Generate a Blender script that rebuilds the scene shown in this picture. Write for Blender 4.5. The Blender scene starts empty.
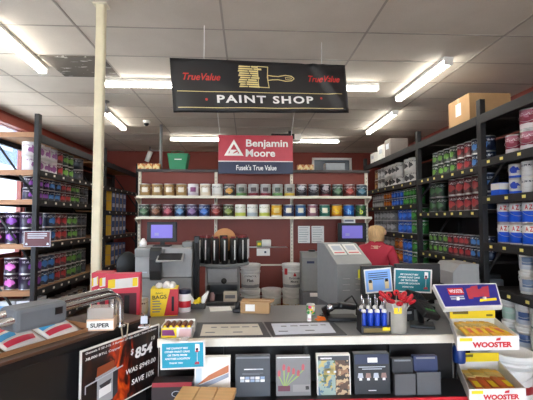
import bpy, bmesh, math, random
from mathutils import Vector, Matrix, Euler
random.seed(7)
PI = math.pi
S = bpy.context.scene
WORLD, TUBES, EXPO = 9.0, 12.0, 1.1
vs = S.view_settings; vs.view_transform = 'Standard'; vs.look = 'None'; vs.gamma = 1; vs.use_curve_mapping = False; vs.exposure = EXPO
COL = S.collection

# ------------------------------------------------------------------ camera
CAMZ = 1.58
YAW, PITCH, FPX = math.radians(2.8), math.radians(2.72), 400.0
cam = bpy.data.cameras.new('camera'); cam.sensor_width = 36; cam.lens = FPX / 533 * 36
cam.clip_start = .05
cam_o = bpy.data.objects.new('camera', cam); COL.objects.link(cam_o)
cam_o.location = (0, 0, CAMZ); cam_o.rotation_euler = (PI / 2 + PITCH, 0, -YAW)
S.camera = cam_o
RM = Euler((PI / 2 + PITCH, 0, -YAW)).to_matrix()
C0 = Vector((0, 0, CAMZ))
def ray(px, py): return RM @ Vector(((px - 266.5) / FPX, (200 - py) / FPX, -1))
def at_y(px, py, Y): d = ray(px, py); return C0 + d * (Y / d.y)
def at_z(px, py, Z): d = ray(px, py); return C0 + d * ((Z - CAMZ) / d.z)
def at_x(px, py, X): d = ray(px, py); return C0 + d * (X / d.x)
def at_plane(px, py, p, n): d = ray(px, py); return C0 + d * ((p - C0).dot(n) / d.dot(n))

# ------------------------------------------------------------------ materials
def lin(c): 
    r = []
    for v in c:
        v /= 255.0
        r.append(v / 12.92 if v <= .04045 else ((v + .055) / 1.055) ** 2.4)
    return (*r, 1)
MATS = {}
class N:                                   # tiny node helper
    def __init__(s, nt): s.nt = nt
    def new(s, t, **k):
        n = s.nt.nodes.new(t)
        for a, b in k.items(): setattr(n, a, b)
        return n
    def put(s, sock, v):
        if isinstance(v, bpy.types.NodeSocket): s.nt.links.new(v, sock)
        else: sock.default_value = v
    def m(s, op, a, b=0.0, c=0.0):
        n = s.new('ShaderNodeMath', operation=op); s.put(n.inputs[0], a); s.put(n.inputs[1], b); s.put(n.inputs[2], c); return n.outputs[0]
    def mix(s, f, a, b):
        n = s.new('ShaderNodeMix', data_type='RGBA'); s.put(n.inputs[0], f); s.put(n.inputs[6], a); s.put(n.inputs[7], b); return n.outputs[2]
    def noise(s, scale, vec=None, detail=2.0):
        n = s.new('ShaderNodeTexNoise'); n.inputs['Scale'].default_value = scale; n.inputs['Detail'].default_value = detail
        if vec is not None: s.nt.links.new(vec, n.inputs['Vector'])
        return n.outputs[0]
    def obj(s):
        n = s.new('ShaderNodeTexCoord'); return n.outputs['Object']
    def xyz(s, v):
        n = s.new('ShaderNodeSeparateXYZ'); s.nt.links.new(v, n.inputs[0]); return n.outputs
def base_mat(name, rough, metal):
    m = bpy.data.materials.new(name); m.use_nodes = True
    n = N(m.node_tree); b = m.node_tree.nodes['Principled BSDF']
    b.inputs['Roughness'].default_value = rough; b.inputs['Metallic'].default_value = metal
    return m, n, b
def mat(name, rgb, rough=.5, metal=0.0, var=.10, scale=18.0, stretch=None, bump=0.0):
    if name in MATS: return MATS[name]
    m, n, b = base_mat(name, rough, metal)
    v = n.obj()
    if stretch:
        mp = n.new('ShaderNodeMapping'); mp.inputs['Scale'].default_value = stretch
        n.nt.links.new(v, mp.inputs[0]); v = mp.outputs[0]
    f = n.noise(scale, v, 4)
    c = lin(rgb); lo = tuple(x * (1 - var) for x in c[:3]) + (1,); hi = tuple(min(1, x * (1 + var)) for x in c[:3]) + (1,)
    n.put(b.inputs['Base Color'], n.mix(f, lo, hi))
    if bump:
        bp = n.new('ShaderNodeBump'); bp.inputs['Strength'].default_value = bump; bp.inputs['Distance'].default_value = .01
        n.nt.links.new(f, bp.inputs['Height']); n.nt.links.new(bp.outputs[0], b.inputs['Normal'])
    MATS[name] = m; return m
def emit(name, rgb, strength):
    if name in MATS: return MATS[name]
    m, n, b = base_mat(name, .5, 0)
    n.put(b.inputs['Base Color'], lin(rgb)); n.put(b.inputs['Emission Color'], lin(rgb)); b.inputs['Emission Strength'].default_value = strength
    MATS[name] = m; return m
def clear(name, rgb=(255, 255, 255), amount=.85):
    if name in MATS: return MATS[name]
    m = bpy.data.materials.new(name); m.use_nodes = True; nt = m.node_tree; n = N(nt)
    out = nt.nodes['Material Output']; b = nt.nodes['Principled BSDF']; b.inputs['Roughness'].default_value = .05; b.inputs['Base Color'].default_value = lin(rgb)
    t = n.new('ShaderNodeBsdfTransparent'); t.inputs[0].default_value = lin(rgb); mx = n.new('ShaderNodeMixShader')
    mx.inputs[0].default_value = amount; nt.links.new(b.outputs[0], mx.inputs[1]); nt.links.new(t.outputs[0], mx.inputs[2]); nt.links.new(mx.outputs[0], out.inputs[0])
    MATS[name] = m; return m
def label_mat(name, base, r, h, blob=None, band=None, bandz=.35, rect=None, speck=None, blobz=.45, rough=.35):
    """printed can label: base colour, a printed splash on the front, a coloured band, a label patch, fine print"""
    if name in MATS: return MATS[name]
    m, n, b = base_mat(name, rough, 0)
    o = n.obj(); x, y, z = n.xyz(o)
    zf = n.m('DIVIDE', z, h); xf = n.m('DIVIDE', x, r)
    ns = n.noise(90, o, 3); ns2 = n.noise(28, o, 2)
    c = n.mix(ns, tuple(q * .8 for q in lin(base)[:3]) + (1,), lin(base))
    front = n.m('LESS_THAN', y, 0.0)
    if band:
        f = n.m('LESS_THAN', zf, n.m('ADD', bandz - .04, n.m('MULTIPLY', ns2, .08))); c = n.mix(f, c, lin(band))
    if blob:
        d = n.m('ADD', n.m('POWER', n.m('DIVIDE', xf, .8), 2.0), n.m('POWER', n.m('DIVIDE', n.m('SUBTRACT', zf, blobz), .3), 2.0))
        f = n.m('LESS_THAN', d, n.m('MULTIPLY_ADD', ns2, 1.7, -.3))
        c = n.mix(n.m('MULTIPLY', f, front), c, lin(blob))
    if rect:
        f = n.m('MULTIPLY', n.m('LESS_THAN', n.m('ABSOLUTE', xf), .5), n.m('LESS_THAN', n.m('ABSOLUTE', n.m('SUBTRACT', zf, .52)), .2))
        c = n.mix(n.m('MULTIPLY', f, front), c, lin(rect))
    if speck:
        f = n.m('MULTIPLY', n.m('GREATER_THAN', ns, .52), n.m('LESS_THAN', n.m('ABSOLUTE', n.m('SUBTRACT', zf, .74)), .06))
        c = n.mix(n.m('MULTIPLY', f, front), c, lin(speck))
    n.put(b.inputs['Base Color'], c); MATS[name] = m; return m
def patch_mat(name, base, cols, scale=9.0, rough=.45):
    """printed paper: patches of several ink colours"""
    if name in MATS: return MATS[name]
    m, n, b = base_mat(name, rough, 0)
    o = n.obj(); f = n.noise(scale, o, 3)
    c = lin(base)
    k = len(cols)
    cc = None
    for i, q in enumerate(cols):
        f = n.noise(scale * (1 + .37 * i), o, 2)
        g = n.m('GREATER_THAN', f, .53)
        c = n.mix(g, c, lin(q))
    n.put(b.inputs['Base Color'], c); MATS[name] = m; return m

WHITE = mat('white_paint', (232, 230, 225), .5); CREAM = mat('cream_metal', (226, 220, 200), .45)
BLACK = mat('black_plastic', (13, 13, 14), .45); DARK = mat('dark_steel', (23, 23, 25), .65)
GREY = mat('grey_enamel', (128, 128, 126), .45); MIDGREY = mat('mid_grey_enamel', (98, 101, 103), .45)
LGREY = mat('light_grey_enamel', (160, 160, 158), .45); CHROME = mat('chrome', (200, 200, 203), .2, 1.0, .03)
TIN = mat('tin_plate', (205, 205, 205), .28, .9, .05); PAPER = mat('paper', (236, 234, 228), .7, 0, .04)
CARD = mat('cardboard', (176, 140, 98), .8, 0, .10, 10); WOOD = mat('pale_wood', (214, 170, 112), .5, 0, .22, 6, (1, 9, 9))
SHELFWOOD = mat('shelf_wood', (160, 120, 84), .6, 0, .2, 6, (9, 1, 9)); BROWNWOOD = mat('brown_wood', (76, 50, 36), .45, 0, .3, 6, (1, 9, 9))
RED = mat('red_plastic', (196, 30, 44), .4); YEL = mat('yellow_card', (246, 214, 30), .5); BLUE = mat('blue_plastic', (28, 70, 190), .35)
NAVY = mat('navy_print', (38, 47, 76), .45); SIGNRED = mat('sign_red', (190, 62, 78), .45); TEAL = mat('teal_print', (22, 156, 186), .5)
MAROON = mat('maroon_wall', (118, 46, 34), .7, 0, .1, 5); TEXTW = mat('white_ink', (240, 240, 238), .6, 0, .01)
TEXTK = mat('black_ink', (28, 28, 30), .6, 0, .01); TEXTR = mat('red_ink', (206, 40, 48), .6, 0, .01); CREAMINK = mat('cream_ink', (235, 216, 150), .6, 0, .02)
GREYINK = mat('grey_ink', (120, 124, 130), .6, 0, .02); PALEINK = mat('pale_ink', (190, 196, 205), .6, 0, .02)

# ------------------------------------------------------------------ mesh builder
class MB:
    def __init__(s): s.bm = bmesh.new(); s.mats = []
    def slot(s, m):
        if m not in s.mats: s.mats.append(m)
        return s.mats.index(m)
    def _paint(s, verts, m, smooth=False):
        i = s.slot(m)
        for f in {f for v in verts for f in v.link_faces}:
            f.material_index = i; f.smooth = smooth
    def box(s, c, d, m, rot=None, bev=0.0):
        M = Matrix.Translation(c) @ (Euler(rot).to_matrix().to_4x4() if rot else Matrix.Identity(4)) @ Matrix.Diagonal((*d, 1))
        r = bmesh.ops.create_cube(s.bm, size=1, matrix=M); vs = r['verts']; s._paint(vs, m)
        if bev:
            es = list({e for v in vs for e in v.link_edges})
            bmesh.ops.bevel(s.bm, geom=es, offset=bev, segments=2, affect='EDGES', profile=.5, clamp_overlap=True)
        return s
    def span(s, a, b, m, bev=0.0):           # box from corner to corner
        a, b = Vector(a), Vector(b); d = b - a
        return s.box((a + b) / 2, (abs(d.x), abs(d.y), abs(d.z)), m, None, bev)
    def lathe(s, prof, m, seg=20, c=(0, 0, 0), M=None):
        rings = []; T = (Matrix.Translation(c) @ (M or Matrix.Identity(4)))
        for r, z in prof:
            rings.append([s.bm.verts.new(T @ Vector((r * math.cos(2 * PI * k / seg), r * math.sin(2 * PI * k / seg), z))) for k in range(seg)] if r > 1e-6 else [s.bm.verts.new(T @ Vector((0, 0, z)))])
        for i in range(len(rings) - 1):
            a, b = rings[i], rings[i + 1]; mi = s.slot(m[i] if isinstance(m, list) else m)
            for k in range(seg):
                k2 = (k + 1) % seg
                if len(a) == 1 and len(b) == 1: continue
                vs = [a[0], b[k2], b[k]] if len(a) == 1 else ([a[k], a[k2], b[0]] if len(b) == 1 else [a[k], a[k2], b[k2], b[k]])
                try: f = s.bm.faces.new(vs); f.material_index = mi; f.smooth = True
                except ValueError: pass
        return s
    def cyl(s, c, r, h, m, axis='Z', r2=None, seg=16):
        M = {'Z': Matrix.Identity(4), 'X': Matrix.Rotation(PI / 2, 4, 'Y'), 'Y': Matrix.Rotation(-PI / 2, 4, 'X')}[axis]
        r2 = r if r2 is None else r2
        return s.lathe([(0, -h / 2), (r, -h / 2), (r2, h / 2), (0, h / 2)], m, seg, c, M)
    def tube(s, path, r, m, seg=8, cap=True):
        P = [Vector(p) for p in path]; rings = []; mi = s.slot(m); up = None
        for i, p in enumerate(P):
            t = (P[min(i + 1, len(P) - 1)] - P[max(i - 1, 0)]).normalized()
            if up is None: up = t.orthogonal().normalized()
            up = (up - t * up.dot(t)); up = up.normalized() if up.length > 1e-5 else t.orthogonal().normalized()
            w = t.cross(up); rr = r[i] if isinstance(r, (list, tuple)) else r
            rings.append([s.bm.verts.new(p + (up * math.cos(2 * PI * k / seg) + w * math.sin(2 * PI * k / seg)) * rr) for k in range(seg)])
        for a, b in zip(rings, rings[1:]):
            for k in range(seg):
                f = s.bm.faces.new([a[k], a[(k + 1) % seg], b[(k + 1) % seg], b[k]]); f.material_index = mi; f.smooth = True
        if cap:
            for q in (list(reversed(rings[0])), rings[-1]):
                f = s.bm.faces.new(q); f.material_index = mi
        return s
    def prism(s, poly, m, lo, hi, axes='xz'):  # polygon in a plane, extruded along the third axis
        def P(u, v, w): return {'xz': (u, w, v), 'yz': (w, u, v), 'xy': (u, v, w)}[axes]
        a = [s.bm.verts.new(P(u, v, lo)) for u, v in poly]; b = [s.bm.verts.new(P(u, v, hi)) for u, v in poly]; mi = s.slot(m)
        fs = [s.bm.faces.new(a), s.bm.faces.new(list(reversed(b)))]
        for k in range(len(a)):
            k2 = (k + 1) % len(a); fs.append(s.bm.faces.new([a[k], b[k], b[k2], a[k2]]))
        for f in fs: f.material_index = mi
        return s
    def flat(s, poly, m, y=-.0015):           # ink: a thin polygon in the x-z plane facing -y
        return s.prism(poly, m, y - .0006, y)
    def build(s, name, parent=None, loc=(0, 0, 0), rot=(0, 0, 0)):
        bmesh.ops.recalc_face_normals(s.bm, faces=s.bm.faces)
        me = bpy.data.meshes.new(name); s.bm.to_mesh(me); s.bm.free()
        for m in s.mats: me.materials.append(m)
        o = bpy.data.objects.new(name, me); COL.objects.link(o); o.location = loc; o.rotation_euler = rot
        if parent: o.parent = parent
        return o
LABELS = {}
def tag(o, label, cat, group=None):
    o['label'] = label; o['category'] = cat
    if group: o['group'] = group
    n = len(label.split())
    if not 4 <= n <= 16: print('LABEL LENGTH', n, label)
    if label in LABELS: print('DUPLICATE', label)
    LABELS[label] = 1
    return o
def thing(name, label, cat, loc=(0, 0, 0), rz=0, group=None):
    o = bpy.data.objects.new(name, None); COL.objects.link(o); o.empty_display_size = .05
    o.location = loc; o.rotation_euler = (0, 0, rz)
    return tag(o, label, cat, group)
def struct(o): o['kind'] = 'structure'; return o
def copy_tree(o, parent=None):
    c = o.copy(); COL.objects.link(c)
    if parent: c.parent = parent
    for ch in list(o.children): copy_tree(ch, c)
    return c
def text(s, w, h, m, parent, loc, rot=(0, 0, 0), name='lettering', shear=0.0, offset=0.0, face='xz', spacing=1.0, label=None, align='CENTER'):
    cu = bpy.data.curves.new('t', 'FONT'); cu.body = s; cu.shear = shear; cu.offset = offset; cu.resolution_u = 3; cu.space_character = spacing; cu.align_x = align
    t = bpy.data.objects.new('t', cu); COL.objects.link(t)
    dg = bpy.context.evaluated_depsgraph_get()
    me = bpy.data.meshes.new_from_object(t.evaluated_get(dg)); bpy.data.objects.remove(t)
    xs = [v.co.x for v in me.vertices]; ys = [v.co.y for v in me.vertices]
    x0, x1, y0, y1 = min(xs), max(xs), min(ys), max(ys)
    for v in me.vertices:
        a, b = ((v.co.x - x0) / (x1 - x0) - .5) * w, ((v.co.y - y0) / (y1 - y0) - .5) * h
        v.co = (a, 0, b) if face == 'xz' else (a, b, 0)
    me.materials.clear(); me.materials.append(m); me.name = name
    o = bpy.data.objects.new(name, me); COL.objects.link(o); o.parent = parent; o.location = loc; o.rotation_euler = rot
    return o
ORD = ['first', 'second', 'third', 'fourth', 'fifth', 'sixth', 'seventh', 'eighth', 'ninth', 'tenth', 'eleventh', 'twelfth', 'thirteenth', 'fourteenth', 'fifteenth', 'sixteenth', 'seventeenth', 'eighteenth', 'nineteenth', 'twentieth']

# ------------------------------------------------------------------ the shop itself
XL, XR, YB, YF, ZC = -3.6, 3.45, 9.5, -5.0, 3.18
def wallmat():
    m, n, b = base_mat('painted_ceiling_tile', .85, 0)
    o = n.obj(); f = n.noise(3, o, 3); g = n.noise(160, o, 2)
    c = n.mix(f, lin((208, 199, 186)), lin((230, 222, 210))); c = n.mix(n.m('MULTIPLY', g, .35), c, lin((140, 135, 128)))
    n.put(b.inputs['Base Color'], c); return m
CEIL = wallmat()
struct(MB().span((XL - .1, YF - .1, -.1), (XR + .1, YB + .1, 0), mat('vinyl_floor', (196, 188, 176), .45)).build('floor'))
struct(MB().span((XL - .1, YF - .1, ZC), (XR + .1, YB + .1, ZC + .1), CEIL).build('ceiling'))
WALLW = mat('wall_white', (205, 200, 192), .8)
# left wall with a window opening
wy0, wy1, wz0, wz1 = 2.2, 6.65, 1.0, 3.03
m = MB(); a = XL - .12
m.span((a, YF, 0), (XL, wy0, ZC), MAROON).span((a, wy1, 0), (XL, YB, ZC), MAROON).span((a, wy0, 0), (XL, wy1, wz0), MAROON).span((a, wy0, wz1), (XL, wy1, ZC), MAROON)
struct(m.build('wall_left'))
m = MB(); FR = mat('window_frame_red', (120, 52, 40), .5)
for (p, q) in (((wy0, wz0), (wy1, wz0 + .06)), ((wy0, wz1 - .05), (wy1, wz1)), ((wy0, wz0), (wy0 + .05, wz1)), ((wy1 - .05, wz0), (wy1, wz1)), ((4.4, wz0), (4.46, wz1))):
    m.span((XL - .1, p[0], p[1]), (XL - .03, q[0], q[1]), FR)
w1 = struct(m.build('window_1')); MB().span((XL - .07, wy0 + .05, wz0 + .06), (XL - .06, wy1 - .05, wz1 - .05), clear('window_glass', (235, 242, 250), .92)).build('pane', w1)
struct(MB().span((XL, wy0 - 1, 2.98), (XL + .09, YB, 3.1), mat('red_beam', (136, 58, 44), .5)).build('trim_1'))
t = thing('building', 'blue grey building seen through the left window', 'building', (-8.5, 6.0, -.1))
MB().span((-.4, -6, 0), (0, 22, 3.6), mat('pale_facade', (124, 128, 136), .8)).build('lower_wall', t); MB().span((-.4, -6, 3.6), (0, 22, 7.5), mat('blue_facade', (52, 66, 92), .8)).build('upper_wall', t)
for k in range(18): MB().span((-.02, -5.5 + 1.5 * k, 4.1), (.03, -4.7 + 1.5 * k, 5.6), mat('pale_shutter', (84, 100, 124), .6)).build('window', t)
for k in range(9): MB().span((-.02, -5 + 3 * k, .8), (.03, -3.6 + 3 * k, 2.6), mat('pale_pane', (150, 160, 176), .4)).build('window', t)
struct(MB().span((-30, -30, -.2), (30, 40, -.11), mat('paving', (222, 212, 196), .9)).build('ground'))
# back wall with a high window
bx0, bx1, bz0, bz1 = 1.56, 2.52, 2.3, 3.05
m = MB()
m.span((XL, YB, 0), (bx0, YB + .12, ZC), MAROON).span((bx1, YB, 0), (XR, YB + .12, ZC), MAROON).span((bx0, YB, 0), (bx1, YB + .12, bz0), MAROON).span((bx0, YB, bz1), (bx1, YB + .12, ZC), MAROON)
struct(m.build('wall_back'))
m = MB()
for (p, q) in (((bx0, bz0), (bx1, bz0 + .05)), ((bx0, bz1 - .05), (bx1, bz1)), ((bx0, bz0), (bx0 + .05, bz1)), ((bx1 - .05, bz0), (bx1, bz1))):
    m.span((p[0], YB - .02, p[1]), (q[0], YB + .06, q[1]), WHITE)
w2 = struct(m.build('window_2')); MB().span((bx0 + .05, YB + .02, bz0 + .05), (bx1 - .05, YB + .03, bz1 - .05), mat('frosted_pane', (112, 122, 132), .25)).build('pane', w2)
struct(MB().span((XR, YF, 0), (XR + .12, YB, ZC), MAROON).build('wall_right'))
m = MB()
for (p, q) in (((XL, 0), (XR, .5)), ((XL, 2.85), (XR, ZC)), ((XL, .5), (XL + .4, 2.85)), ((XR - .4, .5), (XR, 2.85)), ((-.12, .5), (.12, 2.85))): m.span((p[0], YF - .12, p[1]), (q[0], YF, q[1]), WALLW)
struct(m.build('wall_front'))
for k, (x0, x1) in enumerate(((XL + .4, -.12), (.12, XR - .4))):
    m = MB()
    for (p, q) in (((x0, .5), (x1, .56)), ((x0, 2.79), (x1, 2.85)), ((x0, .5), (x0 + .06, 2.85)), ((x1 - .06, .5), (x1, 2.85)), (((x0 + x1) / 2 - .03, .5), ((x0 + x1) / 2 + .03, 2.85))): m.span((p[0], YF - .09, p[1]), (q[0], YF - .02, q[1]), FR)
    w = struct(m.build(f'window_{k + 3}')); MB().span((x0 + .06, YF - .06, .56), (x1 - .06, YF - .05, 2.79), clear('window_glass', (235, 242, 250), .92)).build('pane', w)
# daylight: pale sky above, sunlit paving below
W = bpy.data.worlds.new('daylight'); S.world = W; W.use_nodes = True; n = N(W.node_tree); bg = W.node_tree.nodes['Background']
tc = n.new('ShaderNodeTexCoord'); zz = n.xyz(tc.outputs['Generated'])[2]
n.put(bg.inputs['Color'], n.mix(n.m('GREATER_THAN', zz, 0.0), (.86, .80, .71, 1), (.90, .93, .96, 1))); bg.inputs['Strength'].default_value = WORLD
# ceiling grid
GRID = mat('grid_metal', (166, 158, 148), .6)
m = MB()
for x in (-2.64, -1.42, -.2, 1.02, 2.24): m.span((x - .009, YF, ZC - .004), (x + .009, YB, ZC + .002), GRID)
y = 3.32 - .6 * 13
while y < YB:
    m.span((XL, y - .007, ZC - .0035), (XR, y + .007, ZC + .002), GRID); y += .6
struct(m.build('trim_2'))
# the peeling tile
def peel():
    m, n, b = base_mat('peeling_tile', .9, 0)
    o = n.obj(); mp = n.new('ShaderNodeMapping'); mp.inputs['Scale'].default_value = (2.2, 9, 1); n.nt.links.new(o, mp.inputs[0])
    f = n.noise(2.4, mp.outputs[0], 5); c = n.mix(n.m('GREATER_THAN', f, .61), lin((96, 90, 82)), lin((186, 182, 176)))
    n.put(b.inputs['Base Color'], c); return m
t = MB().box((0, 0, 0), (.6, .56, .012), peel()).build('ceiling_tile', loc=(-1.73, 4.22, ZC - .006))
tag(t, 'stained grey ceiling tile with peeling surface beside the left tube light', 'ceiling tile')
# light fittings
TUBE = emit('lit_diffuser', (255, 250, 240), TUBES)
def light(x, y, ang, L, label):
    t = thing('ceiling_light', label, 'ceiling light', (x, y, ZC), ang, 'tube lights on the ceiling')
    MB().box((0, 0, -.018), (.10, L, .036), WHITE, None, .006).build('housing', t)
    MB().box((0, 0, -.058), (.075, L - .04, .042), TUBE, None, .018).build('diffuser', t)
    for s in (-1, 1): MB().box((0, s * (L / 2 - .008), -.055), (.082, .016, .056), WHITE).build('end_cap', t)
def light_between(p, q, label):
    a, b = at_z(*p, ZC - .05), at_z(*q, ZC - .05); d = b - a
    light((a.x + b.x) / 2, (a.y + b.y) / 2, math.atan2(-d.x, d.y), d.length + .03, label)
light_between((448, 62), (399, 99), 'lit tube light running toward the back, above the big cardboard box')
light_between((395, 113), (368.5, 132.5), 'lit tube light above the far end of the right rack')
light_between((-14, 22), (42.5, 70.5), 'lit tube light at upper left beside the stained tile')
light_between((104, 111), (123.5, 128.5), 'lit tube light above the far end of the left rack')
light_between((104, 84), (176, 84.8), 'crosswise lit tube light between the cream post and the black banner')
light_between((300, 87.2), (377, 88.2), 'crosswise lit tube light emerging right of the black banner')
light_between((171, 139), (226, 139.6), 'crosswise lit tube light at the back, left of the red sign')
light_between((277, 140.6), (338, 141.3), 'crosswise lit tube light at the back, right of the red sign')
for i, (x, y) in enumerate(((-2.1, 1.2), (.1, 1.0), (2.1, 1.2), (-2.1, -1.6), (.1, -1.6), (2.1, -1.6))):
    light(x, y, 0, 1.3, 'lit tube light over the ' + ('near aisle' if y > 0 else 'front of the shop') + ', ' + ('left row', 'middle row', 'right row')[i % 3])
# cameras on the ceiling
p = at_z(146.5, 121, ZC)
t = thing('dome_camera', 'small white dome camera on the ceiling left of the black banner', 'security camera', (p.x, p.y, ZC))
MB().lathe([(0, 0), (.06, 0), (.06, -.03), (.045, -.04), (0, -.04)], WHITE, 20).build('base', t)
MB().lathe([(.042, -.04), (.04, -.06), (.025, -.078), (0, -.084)], BLACK, 20).build('dome', t)
p = at_z(106, 101, ZC)
t = thing('bullet_camera', 'grey bullet camera on the ceiling just behind the cream post', 'security camera', (p.x, p.y, ZC))
MB().cyl((0, 0, -.01), .045, .02, GREY).cyl((0, 0, -.05), .014, .07, GREY).build('bracket', t)
m = MB(); m.lathe([(0, -.09), (.035, -.09), (.038, .07), (0, .07)], LGREY, 16, (0, -.02, -.1), Matrix.Rotation(PI / 2 - .3, 4, 'X')); m.build('body', t)
p = at_y(150, 148, 8.9)
t = thing('bullet_camera', 'white bullet camera hanging near the back wall above the orange boxes', 'security camera', (p.x, p.y, ZC))
MB().cyl((0, 0, -.05), .015, .1, GREY).box((.12, 0, -.09), (.26, .02, .02), GREY).build('bracket', t)
m = MB(); m.lathe([(0, -.14), (.05, -.14), (.055, .1), (0, .1)], WHITE, 16, (-.02, 0, -.2), Matrix.Rotation(.35, 4, 'Y')); m.build('body', t)
p = at_y(290, 134, 7.2)
t = thing('projector', 'black and white ceiling unit just above the red sign', 'projector', (p.x, p.y, ZC))
MB().cyl((0, 0, -.04), .03, .08, DARK).build('bracket', t); MB().box((-.14, 0, -.12), (.42, .25, .1), BLACK, None, .01).build('body', t); MB().box((.12, -.02, -.13), (.14, .2, .12), WHITE, None, .01).build('lens_unit', t)
# post and conduit
p = at_z(101.5, 5, ZC)
PX, PY = p.x, p.y
t = thing('support_post', 'cream square post rising to the ceiling at left of the counter', 'post', (PX, PY, 0))
MB().box((0, 0, ZC / 2), (.064, .064, ZC), mat('cream_post', (228, 220, 190), .4), None, .012).build('shaft', t); MB().box((0, 0, ZC - .006), (.1, .09, .012), CREAM).build('top_plate', t)
p = at_y(159.5, 160, 6.7)
tag(MB().tube([(p.x, 6.8, 2.0), (p.x, 6.8, ZC)], .024, mat('conduit', (120, 122, 124), .4), 10).build('conduit_pipe'), 'thin grey vertical pipe behind the left end of the can shelves', 'pipe')

# ------------------------------------------------------------------ paint containers
def can_body(name, r, h, lm, rim=TIN, seg=18):
    prof = [(0, 0), (r * .95, 0), (r, .003), (r, .035 * h), (r * .98, .04 * h), (r * .98, .945 * h), (r, .95 * h), (r, .985 * h), (r * .95, h), (r * .9, h), (r * .88, h - .008), (0, h - .008)]
    ms = [rim] * 4 + [lm] + [rim] * 6
    return MB().lathe(prof, ms, seg).build(name)
PROTO = {}
def small_can(key, r, h, lm, rim=TIN):
    if key not in PROTO: PROTO[key] = can_body('paint_can', r, h, lm, rim); return PROTO[key]
    return copy_tree(PROTO[key])
def full_can(key, r, h, lm, name='paint_can', lidm=TIN, rim=TIN):
    """can with label, lid and bail of its own"""
    if key in PROTO: return copy_tree(PROTO[key])
    body = MB().lathe([(0, 0), (r * .95, 0), (r, .003), (r, .06 * h), (r * .965, .07 * h), (r * .965, .93 * h), (r, .94 * h), (r, h - .003), (r * .93, h), (r * .9, h - .006), (0, h - .006)], rim, 22).build(name)
    MB().lathe([(r * .972, .075 * h), (r * .985, .08 * h), (r * .985, .92 * h), (r * .972, .925 * h)], lm, 22).build('label', body)
    MB().lathe([(r * .88, h - .0055), (r * .86, h - .001), (r * .8, h - .001), (r * .78, h - .004), (0, h - .004)], lidm, 22).build('lid', body)
    b = MB().tube([(r * 1.01 * math.cos(q), -abs(math.sin(q)) * r * .5 - r * .86 * abs(math.sin(q)) ** .5 * .62, h * .72 - math.sin(q) * h * .36) for q in [PI * k / 10 for k in range(11)]], .0018, TIN, 5)
    for s in (-1, 1): b.cyl((s * r * .99, 0, h * .72), .008, .008, TIN, 'X', None, 8)
    b.build('bail', body)
    PROTO[key] = body; return body
def place(o, x, y, z, rz, label, cat, group):
    o.location = (x, y, z); o.rotation_euler = (0, 0, rz); return tag(o, label, cat, group)

# ------------------------------------------------------------------ racks
def rack(label, X0, sgn, ups, bays, top, depth=.6, deckm=SHELFWOOD, upm=DARK, uph=2.72, shade_from=None, tagcol=YEL):
    t = thing('shelving_rack', label, 'rack', (X0, ups[0], 0))
    y0 = ups[0]
    for y in ups:
        for k, x in enumerate((.03, depth - .03)):
            u = MB().box((sgn * x, y - y0, uph / 2), (.055, .07, uph), upm, None, .004)
            u.box((sgn * x, y - y0, .01), (.1, .1, .02), upm)
            if k == 0:
                for q in range(12): u.box((sgn * .0015, y - y0, .5 + q * .18), (.003, .018, .03), BLACK)
            u.build('upright', t)
        for z in (.25, 1.05, 1.85):
            MB().tube([(sgn * .05, y - y0, z), (sgn * (depth - .05), y - y0, z + .7)], .014, upm, 6).build('brace', t)
    for (ya, yb, zs, tags) in bays:
        a, b = ya - y0 + .036, yb - y0 - .036
        for i, z in enumerate(zs + [top]):
            h = .075 if i < len(zs) else .09
            MB().box((sgn * .02, (a + b) / 2, z - h / 2 + .012), (.04, b - a, h), upm, None, .004).build('beam', t)
            MB().box((sgn * (depth - .02), (a + b) / 2, z - h / 2 + .012), (.04, b - a, h), upm).build('beam', t)
            MB().span((sgn * .042, a, z - .014), (sgn * (depth - .042), b, z + .010), deckm).build('shelf_board', t)
            if i < len(zs):
                for k in range(tags):
                    MB().box((-sgn * .002, a + (k + .5) * (b - a) / tags + .03 * math.sin(k * 5 + i * 3), z - .022), (.004, .04, .026), tagcol).build('price_tag', t)
    if shade_from is not None:
        MB().span((sgn * (depth + .002), shade_from - y0, .1), (sgn * (depth + .014), ups[-1] - y0, top - .1), mat('rack_shade', (40, 34, 32), .8)).build('back_panel', t)  # added dark sheet, its colour stands in for the shade inside the rack
    return t
TAGW = mat('tag_white', (225, 220, 205), .6); TAGY = mat('tag_yellow', (236, 220, 120), .6)
XRK = 2.3
R_ups = [2.4, 3.84, 5.3, 7.75]
nearZ, midZ, farZ = [2.15, 1.79, 1.34, .92, .44], [2.10, 1.66, 1.15, .66, .2], [2.10, 1.78, 1.355, .9, .44]
rack('dark steel shelving rack full of paint along the right wall', XRK, 1, R_ups, [(2.4, 3.84, nearZ, 6), (3.84, 5.3, midZ, 7), (5.3, 7.75, farZ, 7)], 2.60, uph=2.77, deckm=mat('dark_shelf_board', (46, 40, 37), .6), shade_from=2.4, tagcol=TAGY)
XLK = -2.46
L_ups = [4.85, 7.1, 9.2]
lZ = [2.15, 1.8, 1.275, .73, .3]
lrack = rack('dark steel shelving rack with wooden boards along the left wall', XLK, -1, L_ups, [(4.85, 7.1, lZ, 9), (7.1, 9.2, [2.15, 1.72, 1.27, .72, .3], 6)], 2.58, uph=2.83, shade_from=5.7, tagcol=TAGW)

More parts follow.
